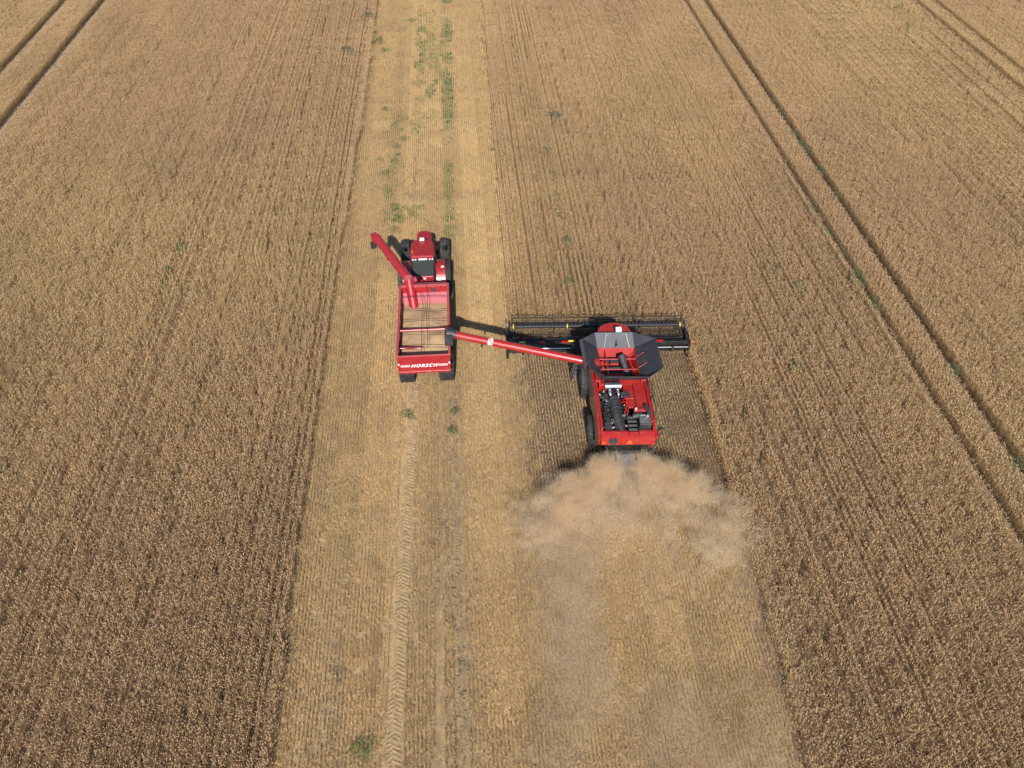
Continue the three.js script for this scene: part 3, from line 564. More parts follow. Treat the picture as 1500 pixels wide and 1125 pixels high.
  parts('spreader_disc', [rod([-0.55, 0.95, 5.9], [-0.55, 1.05, 5.9], 0.42, 0.42, 24), rod([0.55, 0.95, 5.9], [0.55, 1.05, 5.9], 0.42, 0.42, 24)], M.steel, ch);

  // grain tank with flared extensions
  const tank = grp('grain_tank', c);
  const b0 = { FL: [-0.98, 3.5, 0.22], FR: [0.98, 3.5, 0.22], RR: [1.02, 3.5, 2.62], RL: [-0.98, 3.5, 2.62] }, t0 = { f0: [-1.12, 4.2, -0.22], f1: [0.85, 4.2, -0.22], l0: [-1.82, 4.32, 0.38], l1: [-1.76, 4.32, 2.35], r0: [1.98, 4.32, 0.42], r1: [2.02, 4.32, 2.62], k0: [-0.85, 4.12, 3.02], k1: [1.3, 4.12, 3.08] };
  const front = part('tank_extension', slab([b0.FL, b0.FR, t0.f1, t0.f0], 0.03), M.liner, tank); front.userData.label = 'front flap of the grain tank, pale inside';
  parts('stiffener', [rod([-0.62, 3.53, 0.24], [-0.5, 4.18, -0.16], 0.014), rod([0.72, 3.53, 0.24], [0.5, 4.18, -0.16], 0.02)], M.pale, front);
  part('latch', [rod([-0.02, 3.56, 0.24], [0.02, 3.9, 0.02], 0.03), rbox(0.14, 0.08, 0.1, [0.02, 3.7, 0.18], [0.5, 0, 0], 0.02)], M.black, front);
  part('tank_extension', slab([b0.RL, b0.FL, t0.l0, t0.l1], 0.03), M.panel, tank);
  part('tank_extension', slab([b0.FR, b0.RR, t0.r1, t0.r0], 0.03), M.panel, tank);
  part('tank_extension', slab([b0.RR, b0.RL, t0.k0, t0.k1], 0.03), M.panel, tank);
  part('corner_flap', [slab([b0.FL, t0.f0, t0.l0], 0.012), slab([[b0.FL[0], b0.FL[1], b0.FL[2]], [-1.55, 4.05, -0.02], t0.l0], 0.01)].slice(0, 1), M.liner, tank);
  part('corner_flap', slab([b0.FR, t0.r0, t0.f1], 0.012), M.panel, tank);
  part('corner_flap', slab([b0.RR, t0.k1, t0.r1], 0.012), M.panel, tank);
  part('corner_flap', slab([b0.RL, t0.l1, t0.k0], 0.012), M.panel, tank);
  part('edge_lip', [slab([t0.l0, t0.l1, [-1.86, 4.08, 2.38], [-1.95, 4.08, 0.2]], 0.02)], M.grey, tank);
  const lo = 2.35;
  part('tank_wall', [slab([b0.FL, b0.FR, [0.6, lo, 0.75], [-0.6, lo, 0.75]], 0.03), slab([b0.FR, b0.RR, [0.6, lo, 2.2], [0.6, lo, 0.75]], 0.03), slab([b0.RR, b0.RL, [-0.6, lo, 2.2], [0.6, lo, 2.2]], 0.03), slab([b0.RL, b0.FL, [-0.6, lo, 0.75], [-0.6, lo, 2.2]], 0.03), box(-0.62, 0.62, lo - 0.08, lo, 0.7, 2.25, 0)], M.red, tank);
  part('tank_base', [box(-1.3, 1.3, 2.4, 3.46, 0.18, 0.21, 0), box(-1.28, -1.0, 3.3, 3.44, 0.25, 2.6, 0.02), box(1.02, 1.28, 3.3, 3.44, 0.25, 2.6, 0.02)], M.red, tank);
  part('tank_brace', [rod([-0.95, 3.42, 1.0], [0.98, 3.42, 1.0], 0.035), rod([-0.95, 3.4, 1.75], [0.98, 3.4, 1.75], 0.03), rod([0.95, 3.6, 1.05], [1.35, 3.85, 0.95], 0.016), rod([0.97, 3.6, 1.85], [1.4, 3.85, 1.72], 0.016), rbox(0.08, 0.2, 1.6, [0.72, 3.2, 1.4], [0, 0.2, 0], 0.01)], M.red, tank);
  parts('tank_frame', [rbox(0.1, 0.16, 0.1, [-0.72, 3.28, 1.05], [0, 0, 0.4], 0.01), rod([-0.9, 3.3, 0.5], [-0.3, 2.8, 0.75], 0.03), rod([0.9, 3.35, 0.5], [0.35, 2.85, 0.75], 0.03), rod([-0.6, 3.44, 0.3], [-0.55, 3.36, 2.55], 0.028), rod([0.5, 2.9, 0.9], [0.95, 3.4, 2.3], 0.03)], M.red, tank);
  parts('auger_cover', [slab([[-0.62, 2.86, 1.0], [0.3, 2.86, 1.0], [0.3, 2.66, 1.3], [-0.62, 2.66, 1.3]], 0.02), slab([[-0.55, 3.05, 0.52], [0.2, 3.05, 0.52], [0.2, 2.95, 0.8], [-0.55, 2.95, 0.8]], 0.02)], M.panel, tank);
  parts('level_sensor', [rod([-0.35, 3.42, 1.0], [-0.35, 3.0, 1.0], 0.025), rod([0.66, 3.55, 2.2], [0.5, 3.1, 2.2], 0.025)], M.black, tank);
  part('filling_auger', [rod([0.62, 2.75, 2.1], [0.2, 3.62, 1.05], 0.17, 0.17, 16), rod([0.24, 3.55, 1.14], [0.18, 3.68, 0.98], 0.2, 0.2, 16)], M.panel, tank);
  part('cross_auger', [rod([-0.7, 2.6, 1.9], [0.7, 2.6, 1.9], 0.16, 0.16, 14), slab([[-0.75, 2.95, 1.6], [0.75, 2.95, 1.6], [0.7, 2.7, 2.1], [-0.7, 2.7, 2.1]], 0.02)], M.red, tank);

  // cab
  const cab = grp('cab', c);
  const arc = []; for (let k = 0; k <= 12; k++) { const a = Math.PI * k / 12; arc.push([-Math.cos(a) * 0.86, -0.85 - Math.sin(a) * 0.6]); }
  const roof = part('roof', profileY([[-0.86, -0.28], ...arc, [0.86, -0.28]], 3.52, 3.86, 0.1), M.red, cab);
  parts('work_lamp', [-0.6, -0.35, 0.35, 0.6].map(x => rbox(0.16, 0.09, 0.06, [x, 3.6, -1.42 + Math.abs(x) * 0.3], [0, -x * 0.5, 0], 0.01)), M.lampWhite, roof);
  part('beacon', rod([0.78, 3.86, -0.55], [0.78, 4.0, -0.55], 0.05, 0.04), M.orange, roof);
  part('satellite_receiver', [rbox(0.32, 0.16, 0.28, [0.12, 4.38, -0.24], [0.15, 0, 0], 0.04), rod([0.12, 3.8, -0.25], [0.12, 4.32, -0.24], 0.03)], M.white, roof);
  part('windscreen', profileY([[-0.8, -0.9], ...arc.map(([x, z]) => [x * 0.93, z + 0.06]), [0.8, -0.9]], 2.0, 3.52, 0.005), M.glass, cab);
  parts('side_window', [box(-0.82, -0.8, 2.0, 3.52, -0.88, 0.0, 0), box(0.8, 0.82, 2.0, 3.52, -0.88, 0.0, 0)], M.glass, cab);
  part('cab_frame', [box(-0.85, -0.76, 1.9, 3.54, -0.05, 0.08), box(0.76, 0.85, 1.9, 3.54, -0.05, 0.08), box(-0.85, 0.85, 1.7, 2.0, -1.3, 0.1), box(-0.76, 0.76, 2.0, 3.5, 0.02, 0.08)], M.black, cab);
  part('seat', [box(-0.28, 0.28, 2.1, 2.5, -0.7, -0.2, 0.05), box(-0.28, 0.28, 2.5, 3.1, -0.28, -0.15, 0.05)], M.seat, cab);
  for (const s of [-1, 1]) part('mirror', [rod([s * 0.85, 3.3, -0.95], [s * 1.35, 3.35, -1.15], 0.02), rbox(0.22, 0.42, 0.06, [s * 1.4, 3.15, -1.16], [0, 0, 0], 0.02)], M.black, cab);
  const pf = grp('cab_platform', c);
  part('floor_plate', [box(-1.85, -0.86, 1.82, 1.88, -1.15, 0.1, 0.01)], M.black, pf);
  part('handrail', [curve([[-1.82, 1.88, -1.1], [-1.84, 2.8, -1.1], [-1.84, 2.85, -0.5], [-1.82, 1.88, 0.0]], 0.02, 24), rod([-1.83, 2.4, -1.1], [-1.83, 2.4, -0.1], 0.015)], M.black, pf);
  const ld = grp('cab_ladder', c);
  part('rail', [rod([-1.85, 1.85, -1.05], [-2.15, 0.5, -0.9], 0.03), rod([-1.85, 1.85, -0.55], [-2.15, 0.5, -0.4], 0.03)], M.black, ld);
  for (let k = 0; k < 5; k++) part('rung', box(-2.02 - 0.05 * (4 - k) + 0.06, -1.82 - 0.05 * (4 - k) + 0.04, 0.6 + k * 0.27, 0.64 + k * 0.27, -1.02 + 0.0 * k, -0.42, 0.008), M.grey, ld);
  part('fuel_tank', [box(-1.25, -0.95, 1.2, 1.8, 0.9, 2.4, 0.08)], M.plastic, c);

  // unloading auger, swung out to the left
  const ua = grp('unloading_auger', c), A0 = [-1.32, 3.58, 1.42], A1 = [-8.45, 4.35, -0.05];
  const at = t => [lerp(A0[0], A1[0], t), lerp(A0[1], A1[1], t), lerp(A0[2], A1[2], t)];
  part('auger_tube', [rod(at(0), at(1), 0.215, 0.2, 24), ...[0.02, 0.33, 0.66].map(t => rod(at(t), at(t + 0.006), 0.25, 0.25, 24)), rbox(7.0, 0.06, 0.05, [(A0[0] + A1[0]) / 2, (A0[1] + A1[1]) / 2 - 0.21, (A0[2] + A1[2]) / 2], [0, 0, 0], 0.01).translate(0, 0, 0)].slice(0, 4), M.red, ua);
  part('elbow', [new THREE.SphereGeometry(0.3, 18, 12).translate(-1.2, 3.5, 1.45), rod([-1.15, 2.4, 1.45], [-1.18, 3.45, 1.45], 0.25, 0.25, 18)], M.red, ua);
  const decal = new THREE.CylinderGeometry(0.213, 0.213, 0.25, 20, 1, true, -1.1, 2.2);
  const dq = new THREE.Quaternion().setFromUnitVectors(V(0, 1, 0), V(...at(1)).sub(V(...at(0))).normalize());
  const place = (g, t, spin) => g.rotateY(spin).applyQuaternion(dq).translate(...at(t));
  part('decal', place(decal, 0.735, 0.75), M.white, ua);
  { const d2 = new THREE.CylinderGeometry(0.2155, 0.2155, 0.24, 24, 8, true, -0.95, 1.9), p = d2.attributes.position, keep = []; const ix = d2.index.array; for (let i = 0; i < ix.length; i += 3) { const m = [0, 1, 2].map(k => [Math.atan2(p.getX(ix[i + k]), p.getZ(ix[i + k])), p.getY(ix[i + k])]).reduce((s, v) => [s[0] + v[0] / 3, s[1] + v[1] / 3], [0, 0]); if (Math.abs(m[0] * 0.16 - m[1]) < 0.035) keep.push(ix[i], ix[i + 1], ix[i + 2]); } d2.setIndex(keep); part('decal_stripe', place(d2, 0.735, 0.75), M.lampRed, ua); }
  parts('lamp_bracket', [rbox(0.14, 0.24, 0.08, [at(0.5)[0], at(0.5)[1] - 0.3, at(0.5)[2]], [0, 0, 0], 0.02), rbox(0.1, 0.16, 0.08, [at(0.8)[0], at(0.8)[1] - 0.28, at(0.8)[2] + 0.1], [0, 0, 0], 0.02)], M.black, ua);
  part('spout', [rod(at(0.985), at(1.05), 0.25, 0.3, 12), profileX([[-0.28, 4.56], [0.28, 4.5], [0.34, 3.85], [-0.16, 3.8]], -8.95, -8.52, 0.04).translate(0, 0.02, -0.05)], M.plastic, ua);

  // feeder house and header
  part('feeder_house', [slab([[-0.6, 1.6, -0.6], [0.6, 1.6, -0.6], [0.6, 1.15, -2.7], [-0.6, 1.15, -2.7]], 0.04), slab([[-0.6, 0.9, -0.5], [0.6, 0.9, -0.5], [0.6, 0.35, -2.7], [-0.6, 0.35, -2.7]], 0.04), slab([[-0.62, 1.6, -0.6], [-0.62, 1.15, -2.7], [-0.62, 0.35, -2.7], [-0.62, 0.9, -0.5]], 0.04), slab([[0.62, 1.6, -0.6], [0.62, 1.15, -2.7], [0.62, 0.35, -2.7], [0.62, 0.9, -0.5]], 0.04)], M.black, c);
  const h = grp('header', c); h.position.set(-0.42, 0, -0.12);
  const HW = 5.15;
  part('back_beam', [box(-HW, HW, 1.02, 1.24, -2.82, -2.6, 0.03), slab([[-HW, 1.03, -2.72], [HW, 1.03, -2.72], [HW, 0.3, -3.02], [-HW, 0.3, -3.02]], 0.04), box(-HW, HW, 0.18, 0.34, -3.2, -2.98, 0.03)], M.black, h);
  part('table', slab([[-HW, 0.26, -3.2], [HW, 0.26, -3.2], [HW, 0.10, -4.35], [-HW, 0.10, -4.35]], 0.03), M.plastic, h);
  part('cutter_bar', [box(-HW, HW, 0.08, 0.13, -4.45, -4.35, 0.01), ...Array.from({ length: 130 }, (_, k) => rod([-HW + 0.04 + k * 0.0795, 0.1, -4.45], [-HW + 0.04 + k * 0.0795, 0.09, -4.56], 0.012, 0.003, 4))], M.steel, h);
  const fl = [rod([-HW + 0.05, 0.62, -3.45], [HW - 0.05, 0.62, -3.45], 0.2, 0.2, 18)];
  for (const s of [-1, 1]) { const pos = [], ix = [], N = 140; for (let k = 0; k <= N; k++) { const t = k / N, x = s * lerp(HW - 0.1, 0.7, t), a = s * t * 7.5 * 2 * Math.PI; for (const q of [0.19, 0.32]) pos.push(x, 0.62 + Math.cos(a) * q, -3.45 + Math.sin(a) * q); if (k < N) ix.push(2 * k, 2 * k + 1, 2 * k + 2, 2 * k + 1, 2 * k + 3, 2 * k + 2); } const g = new THREE.BufferGeometry(); g.setAttribute('position', new THREE.Float32BufferAttribute(pos, 3)); g.setIndex(ix); g.computeVertexNormals(); fl.push(g); }
  part('table_auger', fl, M.panel, h);
  for (const s of [-1, 1]) {
    part('end_shield', profileX([[-2.55, 0.15], [-2.55, 1.1], [-3.4, 1.2], [-4.2, 0.95], [-5.0, 0.35], [-5.25, 0.12], [-4.2, 0.08]], s < 0 ? -HW - 0.16 : HW, s < 0 ? -HW : HW + 0.16, 0.03), M.black, h);
    part('reel_arm', [rod([s * (HW - 0.06), 1.2, -2.7], [s * (HW - 0.06), 1.5, -4.15], 0.06, 0.05, 8), rod([s * (HW - 0.06), 0.95, -2.9], [s * (HW - 0.06), 1.32, -3.7], 0.035, 0.035, 8)], M.black, h);
    part('crop_divider', curve([[s * (HW + 0.08), 0.5, -4.6], [s * (HW + 0.08), 0.8, -4.95], [s * (HW + 0.14), 1.25, -4.6], [s * (HW + 0.1), 1.15, -3.6]], 0.02, 20), M.steel, h);
  }
  part('marker_lamp', [rbox(0.12, 0.12, 0.12, [HW + 0.22, 1.15, -2.72], [0, 0, 0], 0.02)], M.orange, h);
  const reel = grp('reel', h), RY = 1.27, RZ = -4.06, RR = 0.54, RW = HW - 0.16;
  part('reel_tube', rod([-RW, RY, RZ], [RW, RY, RZ], 0.105, 0.105, 16), M.black, reel);
  parts('reel_plate', Array.from({ length: 44 }, (_, k) => { const x = -RW + 0.16 + k * (2 * RW - 0.32) / 43; return rbox(0.11, 0.04, 0.17, [x, RY + 0.1, RZ], [0.35, 0, 0], 0.012); }), M.blue, reel);
  for (let b = 0; b < 6; b++) {
    const a = b / 6 * 2 * Math.PI + 0.35, y = RY + Math.sin(a) * RR, z = RZ + Math.cos(a) * RR, bar = [rod([-RW, y, z], [RW, y, z], 0.024, 0.024, 6)];
    for (let k = 0; k < 66; k++) { const x = -RW + 0.08 + k * (2 * RW - 0.16) / 65; bar.push(rod([x, y, z], [x, y - 0.26, z + 0.07], 0.009, 0.006, 3)); }
    part('tine_bar', bar, M.black, reel);
  }
  for (let k = 0; k < 5; k++) { const x = lerp(-RW + 0.05, RW - 0.05, k / 4), arms = []; for (let b = 0; b < 6; b++) { const a = b / 6 * 2 * Math.PI + 0.35; arms.push(rbox(0.03, 0.05, RR, [x, RY + Math.sin(a) * RR / 2, RZ + Math.cos(a) * RR / 2], [-a, 0, 0], 0.005)); } part('reel_spider', arms, M.black, reel); }
  for (const x of [-RW + 0.12, -1.72, RW - 0.12]) part('yellow_band', rod([x - 0.03, RY, RZ], [x + 0.03, RY, RZ], 0.18, 0.18, 18), M.yellow, reel);
  parts('reflector', [[-4.75, 'y'], [-3.25], [-1.95], [1.75 + 1.75], [4.6, 'y']].filter(q => !q[1]).map(([x]) => box(x - 0.18, x + 0.18, 1.245, 1.262, -2.79, -2.63, 0.004)), M.lampRed, h);
  parts('yellow_marker', [box(-4.55, -4.2, 1.245, 1.265, -2.78, -2.66, 0.004), rod([-1.75, 1.3, -2.72], [-1.35, 1.3, -2.72], 0.06, 0.06, 10)], M.yellow, h);
  part('drive_shaft', [rod([-3.6, 0.95, -2.5], [-0.9, 0.95, -2.5], 0.05, 0.05, 8), rod([1.0, 0.9, -2.52], [HW, 0.9, -2.52], 0.035, 0.035, 8)], M.steel, h);
  part('drive_housing', [box(-1.6, -0.9, 0.5, 1.35, -2.55, -2.0, 0.05), box(-1.75, -1.45, 0.4, 0.9, -2.6, -1.4, 0.04), rod([-1.3, 1.35, -2.3], [-1.3, 1.45, -2.3], 0.1, 0.08, 10)], M.black, h);
  parts('skid_leg', [rbox(0.1, 0.5, 0.1, [-HW + 0.25, 0.85, -2.42], [0.3, 0, 0], 0.02), rbox(0.1, 0.5, 0.1, [HW - 0.9, 0.85, -2.42], [0.3, 0, 0], 0.02)], M.plastic, h);
  c.traverse(o => { if (o.isMesh) o.castShadow = o.receiveShadow = true; });
}
function heap(name, label, W, L, h0, rise, seed, pos, turn, cones = []) {
  const nx = 60, nz = 110, g = new THREE.PlaneGeometry(W, L, nx, nz).rotateX(-Math.PI / 2), p = g.attributes.position;
  for (let i = 0; i < p.count; i++) { const x = p.getX(i), z = p.getZ(i), a = 1 - (2 * x / W) ** 2, b = 1 - (2 * z / L) ** 2; p.setY(i, h0 + rise * Math.sqrt(Math.max(0, a)) * Math.sqrt(Math.max(0, b)) + cones.reduce((s, [cx, cz, h, R]) => s + h * Math.max(0, 1 - Math.hypot(x - cx, z - cz) / R), 0) + 0.10 * (fbm(x * 1.6 + seed, z * 1.6, 3) - 0.5) + 0.02 * (fbm(x * 9 + seed, z * 9, 2) - 0.5)); }
  g.computeVertexNormals();
  const uv = g.attributes.uv; for (let i = 0; i < p.count; i++) uv.setXY(i, p.getX(i), p.getZ(i));
  const map = colourTexture(256, 256, (i, j) => { const k = 0.78 + 0.44 * hash2(i + seed, j); return [0.50 * k, 0.325 * k, 0.175 * k]; }); map.repeat.set(0.7, 0.7);
  const m = new THREE.Mesh(g, new THREE.MeshStandardMaterial({ map, roughness: 0.9 })); m.name = numbered(name); m.position.set(...pos); m.rotation.y = turn; m.castShadow = m.receiveShadow = true;
  stuffTag(m, label, 'grain'); scene.add(m);
}
{
  const s = Math.sin(COMBINE.turn), k = Math.cos(COMBINE.turn), lx = 0, lz = 1.45;
  heap('grain', 'threshed grain lying in the combine tank', 1.32, 1.72, 2.55, 0.12, 5, [COMBINE.x + lx * k + lz * s, 0, COMBINE.z - lx * s + lz * k], COMBINE.turn);
}

// ---------------------------------------------------------------- grain cart
{
  const c = thing('grain_cart', 'red open grain cart with folded out auger, hitched behind the tractor', 'grain cart', [CART.x, 0, CART.z], CART.turn);
  for (const s of [-1, 1]) wheel(c, [s * 1.1, 1.0, 0], 1.02, 0.86, 0.46, s, M.rim);
  part('axle', [rod([-1, 1, 0], [1, 1, 0], 0.12), box(-0.6, 0.6, 0.85, 1.15, -0.15, 0.15)], M.black, c);
  const X = 1.38, F = -3.9, B = 2.0, T = 3.4, m = 2.25, t = 0.05;
  part('side_wall', [box(-X, -X + t, m, T, F, B, 0.01), slab([[-X + 0.02, m, F], [-X + 0.02, m, B], [-0.5, 1.25, 1.0], [-0.5, 1.25, -2.4]], t)], M.redCart, c);
  part('side_wall', [box(X - t, X, m, T, F, B, 0.01), slab([[X - 0.02, m, F], [X - 0.02, m, B], [0.5, 1.25, 1.0], [0.5, 1.25, -2.4]], t)], M.redCart, c);
  const rear = part('rear_wall', [box(-X + t, X - t, m, T, B - t, B, 0.01), slab([[-X + t, m, B - 0.02], [X - t, m, B - 0.02], [0.5, 1.25, 1.0], [-0.5, 1.25, 1.0]], t)], M.redCart, c);
  const frontw = part('front_wall', [box(-X + t, X - t, 2.95, T, F, F + t, 0.01), slab([[-X + t, 2.95, F + 0.03], [X - t, 2.95, F + 0.03], [X - 0.3, 1.6, F + 1.4], [-X + 0.3, 1.6, F + 1.4]], t), slab([[-X, T, F], [X, T, F], [X - 0.12, 2.7, F - 0.62], [-X + 0.12, 2.7, F - 0.62]], 0.03)], M.redCart, c);
  part('inspection_window', box(0.36, 0.64, 3.0, 3.24, F + t, F + t + 0.012, 0), M.panel, frontw);
  part('wall_rib', [-1, 1].flatMap(s => [-2.9, -1.9, -0.9, 0.1, 1.1].map(z => box(s * (X + 0.03) - 0.03, s * (X + 0.03) + 0.03, m, T - 0.06, z - 0.04, z + 0.04, 0.01))), M.redCart, c);
  part('inner_rib', [-2.9, -1.7, -0.55, 0.6].flatMap(z => [-1, 1].map(s => box(s * (X - t - 0.025) - 0.02, s * (X - t - 0.025) + 0.02, 2.4, T - 0.03, z - 0.03, z + 0.03, 0.006))), M.redFaded, c);
  part('top_rim', [box(-X - 0.05, -X + 0.08, T, T + 0.07, F, B, 0.02), box(X - 0.08, X + 0.05, T, T + 0.07, F, B, 0.02), box(-X - 0.05, X + 0.05, T, T + 0.07, F - 0.1, F, 0.02), box(-X - 0.05, X + 0.05, T, T + 0.07, B, B + 0.09, 0.02), slab([[-X + 0.02, T + 0.02, F - 0.1], [X - 0.02, T + 0.02, F - 0.1], [X - 0.1, T - 0.15, F - 0.5], [-X + 0.1, T - 0.15, F - 0.5]], 0.03)], M.redFaded, c);
  part('cross_tube', [rod([-X + t, 3.2, -0.28], [X - t, 3.2, -0.28], 0.075, 0.075, 14)], M.redCart, c);
  part('cross_tube', [rod([-X + t, 2.95, 0.86], [-0.1, 2.9, 0.86], 0.06, 0.06, 10)], M.redCart, c);
  part('tarp_bow', [-2.85, -1.65, -0.75, 0.35, 1.45].map((z, k) => curve([[-X + 0.02, T + 0.04, z], [-0.4, T + 0.1, z + 0.05], [0.5, T + 0.06, z + 0.12 * (k % 2)], [X - 0.02, T + 0.04, z + 0.08]], 0.013, 20, 5)), M.black, c);
  part('tarp_rope', [curve([[0.12, T + 0.08, F], [0.22, T + 0.04, -2.6], [0.16, T + 0.02, -1.2], [0.22, T + 0.02, 0.3], [0.24, T + 0.05, 1.5]], 0.014, 40, 5), curve([[-0.2, T + 0.02, -3.3], [-0.05, T, -2.3], [-0.1, T - 0.02, -0.8], [-0.08, T, B]], 0.014, 40, 5)], M.black, c);
  // rear band with the maker's lettering
  parts('rear_band', [box(-1.26, -0.74, 2.62, 2.76, B + 0.002, B + 0.014, 0), box(0.74, 1.26, 2.62, 2.76, B + 0.002, B + 0.014, 0)], M.pale, rear);
  const txt = new TextGeometry('HORSCH', { font, size: 0.24, depth: 0.012, curveSegments: 4 });
  txt.computeBoundingBox(); const tw = txt.boundingBox.max.x;
  txt.translate(-tw / 2, -0.12, 0).applyMatrix4(new THREE.Matrix4().makeShear(0, 0, 0.28, 0, 0, 0)).scale(1.38 / tw, 0.9, 1).translate(0, 2.69, B + 0.004);
  part('lettering', txt, M.white, rear);
  part('rear_beam', [box(-X, X, 2.16, 2.3, B - 0.1, B + 0.05, 0.02)], M.redCart, rear);
  for (const s of [-1, 1]) { const l = part('tail_lamp', [rod([s * 1.33, 2.7, B + 0.01], [s * 1.33, 2.7, B + 0.06], 0.09, 0.09, 16)], M.lampRed, rear); part('reflector', [rod([s * 1.33, 2.84, B + 0.01], [s * 1.33, 2.84, B + 0.05], 0.05, 0.05, 12)], M.lampWhite, l); }
  part('drawbar', [rod([-0.5, 1.1, -3.0], [0, 0.75, -6.9], 0.1, 0.08, 8), rod([0.5, 1.1, -3.0], [0, 0.75, -6.9], 0.1, 0.08, 8), box(-0.5, 0.5, 1.0, 1.22, -3.2, 0.7, 0.02), rod([-0.3, 0.1, -5.4], [-0.3, 1.2, -5.4], 0.06)], M.redCart, c);
  const au = grp('cart_auger', c), P0 = [-0.6, 2.2, -3.0], P1 = [-0.86, 3.62, -4.3], P2 = [-2.86, 4.05, -8.05];
  part('lower_tube', [rod(P0, P1, 0.27, 0.27, 20), rod([-0.72, 2.85, -3.6], [-0.735, 2.9, -3.66], 0.295, 0.295, 20)], M.redCart, au);
  part('joint', [rod([-0.85, 3.55, -4.18], [-0.9, 3.66, -4.42], 0.3, 0.29, 20), rbox(0.42, 0.24, 0.3, [-0.64, 3.48, -4.42], [0, 0.45, 0], 0.05)], M.redFaded, au);
  part('upper_tube', [rod([-0.86, 3.62, -4.25], P2, 0.27, 0.25, 24), rod([-1.9, 3.84, -6.2], [-1.93, 3.847, -6.26], 0.29, 0.29, 24)], M.redCart, au);
  const end = [profileX([[-0.25, 0.24], [0.22, 0.24], [0.22, -0.24], [-0.16, -0.28]], -0.22, 0.16, 0.04).rotateY(0.49).translate(-2.9, 4.02, -8.02)];
  part('spout', end, M.redCart, au);
  part('spout_sock', [profileX([[-0.16, -0.24], [0.2, -0.2], [0.12, -0.6], [-0.06, -0.6]], -0.34, -0.02, 0.03).rotateY(0.49).translate(-2.92, 4.0, -8.0)], M.plastic, au);
  heap('grain', 'golden harvested grain filling the open cart', 2.62, 5.3, 2.5, 0.1, 9, [CART.x - 0.8 * Math.sin(CART.turn), 0, CART.z - 0.8 * Math.cos(CART.turn)], CART.turn, [[0.75, 0.65, 0.3, 1.3], [0.1, -0.85, 0.2, 1.2]]);
}

